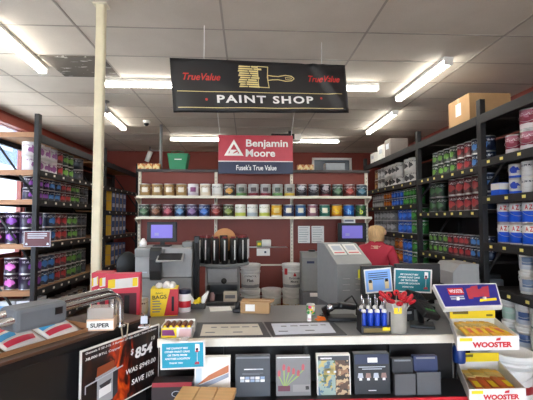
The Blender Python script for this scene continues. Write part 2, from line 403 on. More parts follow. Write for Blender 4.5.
for z in lZ[:4] + [2.6]: MB().span((-.06, -.02, z - .05), (-.54, .02, z + .010), mat('end_wood', (150, 108, 74), .6, 0, .2, 6, (1, 9, 9))).build('end_board', lrack)
SH = ['top', 'second', 'third', 'fourth', 'lowest']
COLS = {  # printed label looks: base, splash, fine print
    'green': ((34, 48, 38), (98, 150, 58), (225, 228, 220)), 'red': ((84, 32, 36), (168, 46, 50), (225, 215, 215)),
    'blue': ((26, 40, 66), (62, 122, 190), (220, 226, 232)), 'purple': ((38, 27, 50), (140, 72, 176), (220, 210, 226)),
    'pink': ((50, 28, 46), (214, 110, 192), (230, 215, 226)), 'orange': ((150, 76, 22), (226, 124, 34), (240, 225, 200)),
    'silver': ((150, 152, 154), (190, 192, 194), (60, 62, 66)), 'bright blue': ((26, 78, 176), (52, 118, 224), (226, 232, 240)),
    'bright green': ((38, 104, 44), (70, 160, 60), (226, 232, 220)), 'white and black': ((214, 212, 208), (60, 60, 62), (40, 40, 40)),
    'white and purple': ((222, 218, 224), (138, 78, 140), (120, 60, 120)), 'dark green': ((28, 46, 36), (64, 104, 62), (200, 206, 200)),
    'brown': ((112, 78, 44), (168, 122, 70), (220, 205, 180)), 'black': ((32, 34, 40), (70, 74, 84), (180, 180, 184))}
def cmat(col, r, h):
    b, s, w = COLS[col]
    return label_mat(f"{col.replace(' ', '_')}_label_{int(r*1000)}", b, r, h, blob=s, speck=w)
def row(side, bay, shelf, z, ys, cols, r, h, nrows, X=None, inset=.1, gap=0.0):
    sg = 1 if side == 'right' else -1
    X0 = (XRK if sg > 0 else XLK) + sg * (inset + r)
    for j in range(nrows):
        i = -1
        for y, c in zip(ys, cols):
            if c is None: continue
            i += 1
            o = small_can((c, r, h), r, h, cmat(c, r, h))
            rn = (f', {("lower", "upper")[j]} row' if nrows == 2 else (f', {("lower", "middle", "upper")[j]} row' if nrows == 3 else ''))
            place(o, X0 + random.uniform(-.004, .004), y, z + .012 + j * (h + .001), (-PI / 2 if sg > 0 else PI / 2) + random.uniform(-.25, .25) + (.3 if sg > 0 else -.3),
                  f'{c} {"can" if "and" in c else "paint can"}, {ORD[i]} from near post{rn}, {SH[shelf]} shelf of {bay} {side} bay', 'paint can', f'paint cans on the {side} rack')
def seq(y0, step, n): return [y0 + step * i for i in range(n)]
GR, GH = .082, .187
# --- right rack, middle bay
row('right', 'middle', 0, midZ[0], seq(3.97, .152, 8), ['blue', 'blue', 'red', 'red', 'green', 'green', 'green', 'green'], .074, .158, 2)
row('right', 'middle', 1, midZ[1], seq(3.97, .166, 8), ['blue', 'red', 'red', 'red', 'red', None, 'dark green', 'dark green'], GR, GH, 2)
row('right', 'middle', 2, midZ[2], seq(3.95, .121, 11), ['blue', 'blue', 'blue', 'red', 'red', 'red', 'red', 'green', 'green', 'green', 'green'], .056, .122, 2)
row('right', 'middle', 3, midZ[3], seq(4.85, .19, 2), ['brown', 'black'], GR, GH, 1)
# --- right rack, far bay
row('right', 'far', 0, farZ[0], seq(5.62, .175, 11), [None, 'white and black', 'white and black', None, 'white and black', 'white and black', 'white and black', 'white and black', 'silver', 'silver', 'brown'], GR, GH, 2)
row('right', 'far', 1, farZ[1], seq(5.52, .125, 17), ['bright green'] * 5 + ['bright blue'] * 4 + ['orange'] * 3 + ['silver'] * 5, .056, .122, 2)
row('right', 'far', 2, farZ[2], seq(5.55, .172, 12), ['bright green', 'bright green', 'bright blue', 'bright blue', 'bright blue', None, 'silver', 'silver', 'silver', 'silver', 'silver', 'silver'], GR, GH, 2)
row('right', 'far', 3, farZ[3], seq(5.55, .172, 10), ['bright green', 'bright green', 'bright blue', 'bright blue', 'orange', 'orange', 'silver', 'silver', 'silver', 'silver'], GR, GH, 2)
row('right', 'far', 4, farZ[4], seq(5.55, .172, 8), ['bright green', 'bright green', 'bright blue', 'bright blue', 'orange', 'orange', 'silver', 'silver'], GR, GH, 2)
# --- left rack
row('left', 'near', 0, lZ[0], seq(4.97, .172, 9), ['white and purple'] * 4 + ['red', 'green', 'green', None, 'black'], GR, .175, 2)
row('left', 'near', 1, lZ[1], seq(4.97, .16, 11), ['purple', 'purple', 'purple', 'blue', 'blue', 'red', 'red', 'green', 'green', 'black', 'black'], .072, .14, 2)
row('left', 'near', 2, lZ[2], seq(4.97, .172, 10), ['purple', 'purple', None, 'blue', 'red', 'red', 'green', 'green', 'black', 'black'], GR, GH, 2)
row('left', 'near', 3, lZ[3], seq(4.97, .172, 10), ['purple', 'purple', 'blue', 'blue', 'red', 'red', 'green', 'green', 'dark green', 'black'], GR, GH, 2)
row('left', 'near', 4, lZ[4], seq(5.35, .18, 8), ['brown'] * 4 + ['black', 'black', 'brown', 'black'], GR, GH, 1)
def endrow(shelf, z, xs, cols, r, h, nrows):     # cans seen through the open near end of the left rack
    for j in range(nrows):
        for i, (x, c) in enumerate(zip(xs, cols)):
            o = small_can((c, r, h), r, h, cmat(c, r, h))
            place(o, x, 4.985, z + .012 + j * (h + .001), .2, f'{c} paint can at near left rack end, {ORD[i]} behind front can, {("lower", "upper")[j]} row, {SH[shelf]} shelf', 'paint can', 'paint cans on the left rack')
endrow(2, lZ[2], [-2.82, -2.99], ['purple', 'pink'], GR, GH, 2)
endrow(3, lZ[3], [-2.82], ['pink'], GR, GH, 2)
# boxes in the far left bay
BB = mat('blue_box', (34, 74, 128), .45); YB_ = mat('yellow_box_end', (214, 164, 30), .45)
for s, z in enumerate((1.72, 1.27, .72)):
    for j in range(2):
        for i in range(4):
            b = MB().box((0, 0, .092), (.3, .2, .184), BB, None, .003)
            t = b.build('product_box', loc=(XLK - .2, 7.66 + .225 * i, z + .012 + j * .186)); MB().box((0, -.1006, .092), (.296, .002, .18), YB_).build('end_label', t)
            MB().box((.1506, 0, .11), (.002, .12, .07), PALEINK).build('side_label', t)
            tag(t, f'blue box with yellow end, {ORD[i]} from front, {("lower", "upper")[j]} row, {SH[s+1]} shelf, far left bay', 'box', 'blue and yellow boxes on the left rack')
# boxes at the low near end of the left rack
WB = mat('white_box', (214, 218, 222), .5); LB = mat('pale_blue_print', (110, 160, 205), .5)
for i, (x, y) in enumerate(((-2.62, 4.98), (-2.81, 4.98), (-2.62, 5.17))):
    t = MB().box((0, 0, .15), (.17, .17, .3), WB, None, .003).build('product_box', loc=(x, y, lZ[4] + .012))
    MB().box((0, -.0855, .2), (.168, .002, .09), LB).build('label_band', t); MB().box((.0855, 0, .2), (.002, .168, .09), LB).build('label_band', t)
    tag(t, ('white and blue box on lowest left shelf beside the front post', 'white and blue box on lowest left shelf, behind the front one', 'white and blue box on lowest left shelf, further along the aisle', 'white and blue box on lowest left shelf at the rear upright')[i], 'box', 'white boxes on the low left shelf')
p = at_y(-2, 262, 4.97)
t = MB().lathe([(0, 0), (.07, 0), (.085, .2), (.08, .2), (.066, .01), (0, .01)], mat('orange_pail', (196, 92, 30), .4), 18).build('plastic_pail', loc=(-2.92, 5.17, lZ[3] + .012))
MB().tube([(.086 * math.cos(q), 0, .19 + .07 * math.sin(q)) for q in [PI * k / 8 for k in range(9)]], .002, TIN, 5).build('bail', t); tag(t, 'orange plastic pail at far left edge on the near end of the left rack', 'pail')
# notice on the left upright
p = at_y(37, 239, 4.78)
t = MB().box((0, 0, 0), (.31, .012, .185), mat('maroon_notice', (84, 34, 40), .5)).build('notice_sign', loc=(p.x, 4.79, p.z))
m = MB()
for (a, b, c, d) in ((-.15, .085, .15, .09), (-.15, -.09, .15, -.085), (-.15, -.09, -.145, .09), (.145, -.09, .15, .09)): m.flat([(a, b), (c, b), (c, d), (a, d)], PALEINK, -.0065)
for k in range(3): m.flat([(-.11, .055 - k * .024), (.11 - .03 * (k == 2), .055 - k * .024), (.11 - .03 * (k == 2), .065 - k * .024), (-.11, .065 - k * .024)], PALEINK, -.0065)
for s in (-1, 1): m.flat([(s * .12 - .014, -.07), (s * .12 + .014, -.07), (s * .12 + .008, -.045), (s * .12 - .008, -.045)], PALEINK, -.0065)
m.build('print', t); tag(t, 'small maroon notice with white border fixed to the left rack post', 'sign')

# --- right rack, near bay
W2 = (236, 236, 234)
def near_can(x, y, z, key, lm, label, r=GR, h=GH, rz=-1.0, lid=TIN, name='paint_can', rim=TIN):
    return place(full_can(key, r, h, lm, name, lid, rim), x, y, z + .012, rz, label, 'paint can', 'paint cans on the right rack')
MARL = label_mat('maroon_white_label', (150, 44, 70), GR, GH, band=(226, 216, 216), bandz=.3, blob=(190, 120, 140), blobz=.8, speck=(240, 232, 234))
for (y, j, l) in ((3.54, 0, 'maroon and white paint can alone beside the maroon stack, top near right shelf'), (3.34, 0, 'maroon and white paint can at the bottom of the stack of two'), (3.34, 1, 'maroon and white paint can atop another on top near right shelf')):
    near_can(XRK + .17, y, 2.15 + j * (GH + .001), 'mar', MARL, l)
BWL = label_mat('white_blue_label', W2, .068, .14, blob=(30, 70, 190), band=(36, 96, 220), bandz=.22, blobz=.6)
for (y, j, l) in ((3.53, 0, 'white can with blue splash under its twin, second near right shelf'), (3.53, 1, 'white can with blue splash on its twin, second near right shelf')):
    near_can(XRK + .17, y, 1.79 + j * .141, 'bw', BWL, l, .068, .14)
WL = label_mat('white_plain_label', W2, .068, .14, band=(214, 214, 216), bandz=.15, speck=(60, 66, 76))
for i in range(3):
    for j in range(2):
        near_can(XRK + .17, 3.36 - .15 * i, 1.79 + j * .141, 'wp', WL, f'white paint can, {ORD[i]} right of the blue splash cans, {("lower", "upper")[j]} row, second near shelf', .068, .14, lid=WHITE, rim=WHITE)
for i in range(2):
    t = MB().box((0, 0, .06), (.16, .13, .12), mat('blue_pack', (34, 92, 210), .4), None, .003).build('product_box', loc=(XRK + .14, 3.69, 1.79 + .012 + .121 * i) if i == 0 else (XRK + .32, 3.69, 1.802))
    MB().box((0, -.0655, .085), (.158, .002, .06), WHITE).build('label_band', t); MB().box((-.0805, 0, .085), (.002, .128, .06), WHITE).build('label_band', t)
    tag(t, ('small blue and white box at front of second near right shelf', 'small blue and white box tucked behind another on second near shelf')[i], 'box', 'blue boxes on the right rack')
AZL = label_mat('blue_white_label', (24, 88, 214), GR, GH, band=(24, 88, 214), bandz=.55, speck=(240, 240, 240))
def az_label():
    m, n, b = base_mat('primer_label', .35, 0); o = n.obj(); x, y, z = n.xyz(o); zf = n.m('DIVIDE', z, GH)
    c = n.mix(n.m('LESS_THAN', zf, .58), lin(W2), lin((24, 88, 214))); n.put(b.inputs['Base Color'], c); return m
AZM = az_label()
def az(x, y, z, label):
    if 'az' not in PROTO:
        o = full_can('az', GR, GH, AZM)
        for s, w, h, zz, mm, th in (('A', .028, .042, .76, TEXTR, -.55), ('Z', .028, .042, .76, TEXTR, -.12), ('2', .034, .056, .75, TEXTK, .35)):
            text(s, w, h, mm, o, (GR * .99 * math.sin(th), -GR * .99 * math.cos(th), GH * zz), (0, 0, th), offset=.03)
    else: o = copy_tree(PROTO['az'])
    return place(o, x, y, z + .012, -.66, label, 'paint can', 'blue primer cans on the right rack')
for i in range(5):
    for j in range(2):
        az(XRK + .15 + (.0), 3.66 - .17 * i, 1.34 + j * (GH + .001), f'blue and white primer can lettered AZ2, {ORD[i]} from the post, {("lower", "upper")[j]} row')
# white pails
def pail(key, r, h, lm, lidm=WHITE, bodym=WHITE):
    if key in PROTO: return copy_tree(PROTO[key])
    o = MB().lathe([(0, 0), (r * .9, 0), (r * .905, .01), (r * .96, h * .74), (r * 1.02, h * .745), (r * 1.02, h * .78), (r * .97, h * .785), (r * .975, h * .84), (r * 1.02, h * .845), (r * 1.02, h * .88), (r, h * .89), (r, h * .93), (0, h * .93)], bodym, 24).build('paint_pail')
    MB().lathe([(r * .905 * 1.0 + .002, h * .12), (r * .908 + .004, h * .125), (r * .945 + .004, h * .66), (r * .95 + .002, h * .665)], lm, 24).build('label', o)
    MB().lathe([(r * 1.04, h * .89), (r * 1.05, h * .9), (r * 1.05, h * .985), (r * 1.02, h), (r * .95, h), (r * .93, h * .975), (0, h * .975)], lidm, 24).build('lid', o)
    MB().tube([(r * 1.05 * math.cos(q), -abs(math.sin(q)) * r * 1.06, h * .8 - math.sin(q) * h * .38) for q in [PI * k / 12 for k in range(13)]], .0025, TIN, 5).build('bail', o)
    PROTO[key] = o; return o
PL1 = label_mat('pail_label_grey', (226, 228, 230), .085, .19, rect=(120, 140, 170), band=(200, 206, 214), bandz=.25, speck=(70, 80, 100))
PL2 = label_mat('pail_label_blue', (206, 214, 226), .085, .19, rect=(66, 92, 140), speck=(40, 60, 110))
PL3 = label_mat('pail_label_mint', (186, 214, 200), .085, .19, speck=(90, 120, 110))
PL4 = label_mat('pail_label_dark', (230, 230, 226), .085, .19, rect=(70, 84, 90), band=(110, 130, 120), bandz=.2)
for i in range(4):
    for j in range(2):
        place(pail('p1', .084, .19, PL1), XRK + .17, 3.40 - .185 * i, .92 + .012 + j * .191, -.9, f'white pail with grey label, {ORD[i]} in {("lower", "upper")[j]} row beneath the blue primer cans', 'pail', 'white pails on the right rack')
LAB3 = [('p3', PL3, 'mint green'), ('p2', PL2, 'pale blue'), ('p4', PL4, 'dark labelled'), ('p4', PL4, 'dark labelled'), ('p2', PL2, 'pale blue')]
for i, (k, lm, c) in enumerate(LAB3):
    for j in range(2):
        place(pail(k, .084, .19, lm), XRK + .16, 3.64 - .19 * i, .44 + .012 + j * .191, -.9, f'{c} pail, {ORD[i]} from the post, {("lower", "upper")[j]} row, lowest shelf of near right bay', 'pail', 'white pails on the right rack')
# large tubs on the floor in front of the right rack
TUBL = label_mat('tub_label', (226, 222, 216), .15, .3, band=(170, 40, 48), bandz=.3, speck=(80, 60, 60))
for k, (x, y, zs, nm) in enumerate(((1.98, 3.3, .0, 'left'), (1.96, 2.92, .0, 'right'))):
    for j in range(2):
        o = place(pail('tub', .15, .3, TUBL), x, y, j * .302, -.6, f'large white tub with red band, {("bottom", "top")[j]} of the {nm} stack before the right rack', 'pail', 'large tubs by the right rack')
# equipment on the mid shelf
t = thing('shelf_monitor', 'pale grey metal cabinet with dark slot standing before the right rack post', 'cabinet', (2.13, 4.02, 0), -PI / 2)
MB().prism([(-.13, 0), (.13, 0), (.13, 1.14), (-.06, 1.14), (-.13, 1.06)], LGREY, -.2, .2, 'yz').build('body', t); MB().box((0, -.132, .9), (.3, .004, .05), DARK, None, .001).build('slot', t)
t.name = 'metal_cabinet'
t = thing('shop_vacuum', 'dark grey machine with a red knob on the middle right shelf', 'machine', (XRK + .22, 4.3, midZ[3] + .012), -PI / 2)
MB().box((0, 0, .14), (.42, .34, .28), MIDGREY, None, .02).build('body', t); MB().box((0, 0, .3), (.38, .3, .05), DARK, None, .01).build('cover', t); MB().lathe([(0, 0), (.028, 0), (.028, .03), (0, .035)], RED, 14, (-.08, -.17, .2), Matrix.Rotation(PI / 2, 4, 'X')).build('knob', t)
# on top of the right rack
t = thing('cardboard_box', 'big brown cardboard box on top of the right rack', 'box', (2.60, 4.33, 2.612))
MB().box((0, 0, .16), (.46, .44, .32), CARD, None, .004).build('carton', t); MB().box((-.231, .0, .19), (.003, .11, .14), PAPER).build('shipping_label', t); MB().box((0, 0, .3205), (.46, .05, .002), mat('packing_tape', (196, 160, 116), .3)).build('tape', t); MB().box((-.2305, -.0, .28), (.002, .05, .08), mat('packing_tape', (196, 160, 116), .3)).build('tape', t)
for (y, w, h, c, l) in ((6.9, .3, .26, WHITE, 'white box on top of the right rack at its far end'), (6.55, .26, .3, mat('grey_carton', (120, 112, 106), .7), 'grey box beside the white one on top of the right rack'), (7.35, .26, .2, WHITE, 'small white box at the very far end atop the right rack')):
    t = MB().box((0, 0, h / 2), (.3, w, h), c, None, .004).build('storage_box', loc=(XRK + .2, y, 2.612)); MB().box((-.152, 0, h * .6), (.003, w * .5, h * .3), PALEINK).build('label', t); tag(t, l, 'box')

# ------------------------------------------------------------------ hanging banner
tl, tr = at_y(171, 58, 3.2), at_y(346, 65.5, 3.6)
mid = (tl + tr) / 2; bz = math.atan2(tr.y - tl.y, tr.x - tl.x); BW = math.hypot(tr.x - tl.x, tr.y - tl.y); BH = .444
BANK = mat('black_vinyl', (34, 34, 37), .32, 0, .12, 3)
t = thing('hanging_banner', 'black vinyl banner with paint brush and white lettering hanging from the ceiling', 'banner', (mid.x + .022, mid.y, (tl.z + tr.z) / 2 - BH), bz)
tilt = (tr.z - tl.z) / BW
m = MB(); nx, nz = 48, 14; mi = m.slot(BANK); g = []
def fold(u, v):                            # soft folds of the vinyl, deepest toward the right end
    q = .006 * math.sin(u * 19 + v * 3) * (1 - v) + .004 * math.sin(u * 7)
    d = (u - .80) - .20 * (1 - v); q += .015 * math.exp(-(d / .018) ** 2) * (v) ** .5 - .009 * math.exp(-((d + .045) / .02) ** 2) * v
    d = (u - .86) - .13 * (1 - v); q += .009 * math.exp(-(d / .012) ** 2) * v
    return q
for i in range(nx + 1):
    for j in range(nz + 1):
        u, v = i / nx, j / nz
        g.append((m.bm.verts.new(((u - .5) * BW, -fold(u, v), v * BH)), m.bm.verts.new(((u - .5) * BW, -fold(u, v) + .004, v * BH))))
def gi(i, j): return g[i * (nz + 1) + j]
for i in range(nx):
    for j in range(nz):
        for k, q in ((0, ((i, j), (i + 1, j), (i + 1, j + 1), (i, j + 1))), (1, ((i, j + 1), (i + 1, j + 1), (i + 1, j), (i, j)))):
            f = m.bm.faces.new([gi(*w)[k] for w in q]); f.smooth = True; f.material_index = mi
ED = [(i, 0) for i in range(nx)] + [(nx, j) for j in range(nz)] + [(i, nz) for i in range(nx, 0, -1)] + [(0, j) for j in range(nz, 0, -1)]
for a, b in zip(ED, ED[1:] + ED[:1]):
    f = m.bm.faces.new([gi(*a)[1], gi(*b)[1], gi(*b)[0], gi(*a)[0]]); f.material_index = mi
sheet = m.build('vinyl_sheet', t, rot=(0, math.atan(-tilt), 0))
def B(px, py): return ((px - 18) / 503 - .5) * BW, (1 - (py - 23 - (px - 18) * .044) / 160) * BH   # reads a mark's place on the sheet
def drape(o):                              # lay ink on the folded sheet
    for v in o.data.vertices:
        w = o.matrix_basis @ v.co; u = w.x / BW + .5; vv = w.z / BH
        v.co.y = -fold(u, vv) - .003 - (0 if v.co.y > -.0018 else .0)
    return o
def subdiv(me, n=2):
    bm = bmesh.new(); bm.from_mesh(me); bmesh.ops.triangulate(bm, faces=bm.faces)
    for _ in range(n): bmesh.ops.subdivide_edges(bm, edges=[e for e in bm.edges if e.calc_length() > .05], cuts=1)
    bm.to_mesh(me); bm.free()
x, z = B(272, 153); drape(text('PAINT SHOP', 278 / 503 * BW, 24 / 160 * BH, TEXTW, sheet, (x, 0, z), offset=.03, spacing=1.2))
for px, py in ((97, 80), (450, 91)):
    x, z = B(px, py); drape(text('TrueValue', 98 / 503 * BW, 21 / 160 * BH, mat('banner_red', (206, 58, 52), .6), sheet, (x, 0, z), shear=.35, offset=.02))
for py in (124, 172):
    m = MB()
    for k in range(47):
        a, b = -.475 + .02 * k, -.475 + .02 * (k + 1)
        zz = B(100, py)[1]; m.flat([(a * BW, zz - .0028), (b * BW, zz - .0028), (b * BW, zz + .0028), (a * BW, zz + .0028)], CREAMINK)
    drape(m.build('stripe', sheet))
for px in (105, 437):
    x, z = B(px, 149.5 + (4 if px > 300 else -2)); m = MB(); m.flat([(x + .011 * math.cos(k * PI / 5), z + .011 * math.sin(k * PI / 5)) for k in range(10)], mat('banner_red', (206, 58, 52), .6)); drape(m.build('dot', sheet))
m = MB(); rnd = random.Random(3)
x0, z0 = B(194, 114); x1, z1 = B(256, 48); n = 10
for k in range(n):                         # bristles
    za = z0 + (z1 - z0) * (k + .12) / n; zb = z0 + (z1 - z0) * (k + .88) / n; xs = x0 + rnd.uniform(0, .02); xe = x1 - rnd.uniform(-.02, .03)
    br = xs + (xe - xs) * rnd.uniform(.3, .7)
    m.flat([(xs, za), (br - .004, za + .003), (br - .004, zb - .002), (xs + .006, zb)], CREAMINK); m.flat([(br + .003, za + .002), (xe, za), (xe, zb), (br + .003, zb)], CREAMINK)
fx0, fx1 = B(251, 80)[0], B(281, 80)[0]
def ringpoly(P, w, mm):                    # outline as quads
    c = len(P)
    for i in range(c):
        a, b = Vector((*P[i], 0)), Vector((*P[(i + 1) % c], 0)); d = (b - a).normalized(); nn = Vector((-d.y, d.x, 0)) * w / 2
        m.flat([((a - nn - d * w / 2).x, (a - nn - d * w / 2).y), ((b - nn + d * w / 2).x, (b - nn + d * w / 2).y), ((b + nn + d * w / 2).x, (b + nn + d * w / 2).y), ((a + nn - d * w / 2).x, (a + nn - d * w / 2).y)], mm)
ringpoly([(fx0, z0 + .008), (fx1, z0 + .006), (fx1 - .01, (z0 + z1) / 2), (fx1, z1 - .006), (fx0, z1 - .004)], .007, CREAMINK)
zc = (z0 + z1) / 2 - .004
hx = [B(q, 80)[0] for q in (279, 293, 309, 331, 349, 356)]
hp = [(hx[0], .022), (hx[1], .016), (hx[2], .014), (hx[3], .026), (hx[4], .020), (hx[5], .004)]
ringpoly([(x, zc + w) for x, w in hp] + [(x, zc - w) for x, w in reversed(hp)], .0075, CREAMINK)
ringpoly([(hx[3], zc + .009), (hx[4], zc + .005), (hx[4], zc - .005), (hx[3], zc - .009)], .004, CREAMINK)
drape(m.build('brush_emblem', sheet))
for px, py in ((198, 58), (316, 65)):
    s = (px - 171) / 175 * BW - BW / 2; zz = tilt * s + BH
    MB().tube([(s, 0, zz - .005), (s, 0, ZC - t.location.z)], .0035, mat('white_cord', (225, 225, 222), .6), 6).build('cord', t)

# ------------------------------------------------------------------ hanging red and blue sign
a, b = at_y(218.5, 135, 5.92), at_y(293, 174, 5.92)
SW, SHH = b.x - a.x, a.z - b.z
t = thing('hanging_sign', 'red and navy sign board hanging above the can shelves', 'sign', ((a.x + b.x) / 2, 5.92, b.z))
MB().span((-SW / 2, 0, SHH * .335), (SW / 2, .02, SHH), SIGNRED).build('red_panel', t); MB().span((-SW / 2, 0, 0), (SW / 2, .02, SHH * .31), NAVY).build('navy_panel', t)
MB().span((-SW / 2, .002, SHH * .31), (SW / 2, .02, SHH * .335), WHITE).build('white_stripe', t)
def K(px, py): return ((px - 20) / 486 - .5) * SW, (1 - (py - 35) / 245) * SHH
for s, px, py, w, h in (('Benjamin', 336, 92, 274, 62), ('Moore', 293, 148, 192, 48)):
    x, z = K(px, py); text(s, w / 486 * SW, h / 245 * SHH, TEXTW, t, (x, -.002, z), offset=.025)
x, z = K(267, 241); text("Fusek's True Value", 262 / 486 * SW, 34 / 245 * SHH, TEXTW, t, (x, -.002, z), offset=.015)
m = MB(); T1, T2, T3 = K(120, 62), K(57, 166), K(183, 166)
def lerp(p, q, f): return (p[0] + (q[0] - p[0]) * f, p[1] + (q[1] - p[1]) * f)
ce = ((T1[0] + T2[0] + T3[0]) / 3, (T1[1] + T2[1] + T3[1]) / 3)
inn = [lerp(p, ce, .42) for p in (T1, T2, T3)]
for p, q, r, s in ((T1, T2, inn[1], inn[0]), (T2, T3, inn[2], inn[1]), (T3, T1, inn[0], inn[2])): m.flat([p, q, r, s], TEXTW)
m.flat([lerp(inn[1], inn[2], .1), lerp(inn[1], inn[2], .38), lerp(inn[0], inn[2], .62), lerp(inn[0], inn[1], .6)], TEXTW); m.flat([lerp(inn[1], inn[2], .52), lerp(inn[1], inn[2], .8), lerp(inn[0], inn[2], .8)], TEXTW)
m.build('triangle_emblem', t)
for s in (-1, 1): MB().tube([(s * SW * .48, .01, SHH), (s * SW * .52, .01, ZC - t.location.z)], .004, mat('white_cord', (225, 225, 222), .6), 6).build('cord', t)

# ------------------------------------------------------------------ can shelves on the maroon panel
GY = 6.30
xl, xr = at_y(139, 200, GY).x, at_y(367, 200, GY).x
upx = [at_y(q, 200, GY).x for q in (140, 216, 291.5, 366)]
ZU, ZL = at_y(250, 196.5, 6.05).z, at_y(250, 217, 6.05).z
PANEL = mat('maroon_panel', (120, 50, 37), .55, 0, .08, 5)
t = thing('display_shelving', 'maroon wall display with two cream shelves of paint cans', 'shelves', ((xl + xr) / 2, GY, 0)); ox = t.location.x
ZT = at_y(250, 170, GY).z
MB().span((xl - ox, 0, .18), (xr - ox, .04, ZT - .02), PANEL).build('back_panel', t)
MB().span((xl - ox - .03, -.06, ZT - .04), (xr - ox + .03, .45, ZT), mat('dark_ledge', (60, 52, 50), .5)).build('top_ledge', t)
MB().span((xl - ox, -.62, .02), (xr - ox, .04, .19), CREAM, .004).build('base_deck', t)
for k, x in enumerate(upx):
    u = MB().span((x - ox - .022, -.03, .18), (x - ox + .022, 0, ZT - .02), CREAM)
    for q in range(36): u.box((x - ox, -.031, .3 + q * .055), (.008, .003, .025), mat('slot_shadow', (120, 112, 100), .6))
    u.build('slotted_upright', t)
MB().span((xl - ox, -.012, at_y(250, 265, GY).z - .012), (xr - ox, 0, at_y(250, 265, GY).z + .012), CREAM).build('panel_strip', t)
e = (at_y(136.5, 200, 6.0).x, at_y(371, 200, 6.0).x)
for z in (ZU, ZL):
    MB().span((e[0] - ox, -.32, z - .016), (e[1] - ox, -.0, z), CREAM).build('shelf_board', t); MB().span((e[0] - ox, -.335, z - .032), (e[1] - ox, -.32, z + .006), CREAM, .003).build('price_rail', t)
    for x in upx: MB().prism([(-.31, z - .016), (-.03, z - .016), (-.03, z - .12)], CREAM, x - ox - .004, x - ox + .004, 'yz').build('shelf_bracket', t)
R_, H_ = .0825, .19
def gl(key, **k): return label_mat('gallon_' + key, r=R_, h=H_, **k)
UP = [(145, 'tan', 0), (157.5, 'tan', 0), (170, 'tan', 0), (182, 'tan', 0), (194, 'white_purple', 1), (206.5, 'cream', 1), (220, 'white_grey', 1), (231, 'grey_gold', 0), (244, 'silver_green', 0), (257, 'silver_red', 0), (269, 'silver_red', 0), (281, 'silver_green', 0), (293.5, 'silver_yellow', 0), (305.5, 'charcoal', 0), (318, 'charcoal', 0), (329, 'charcoal_red', 0), (340.5, 'forest', 0), (351, 'dark_red', 0), (362, 'dark_teal', 0)]
LO = [(144, 'forest', 0), (157, 'dark_brown', 0), (169, 'wine', 0), (182, 'dark_blue', 0), (193, 'violet', 0), (206, 'cobalt', 0), (218, 'dark_red', 0), (231, 'olive', 0), (243.5, 'white_lime', 1), (256, 'white_grey2', 1), (268, 'white_lime', 1), (280, 'gold', 1), (292, 'navy', 0), (303.5, 'denim', 0), (315, 'mauve', 0), (326, 'sea_green', 0), (337.5, 'amber', 0), (349, 'royal', 0), (360, 'leaf', 0)]
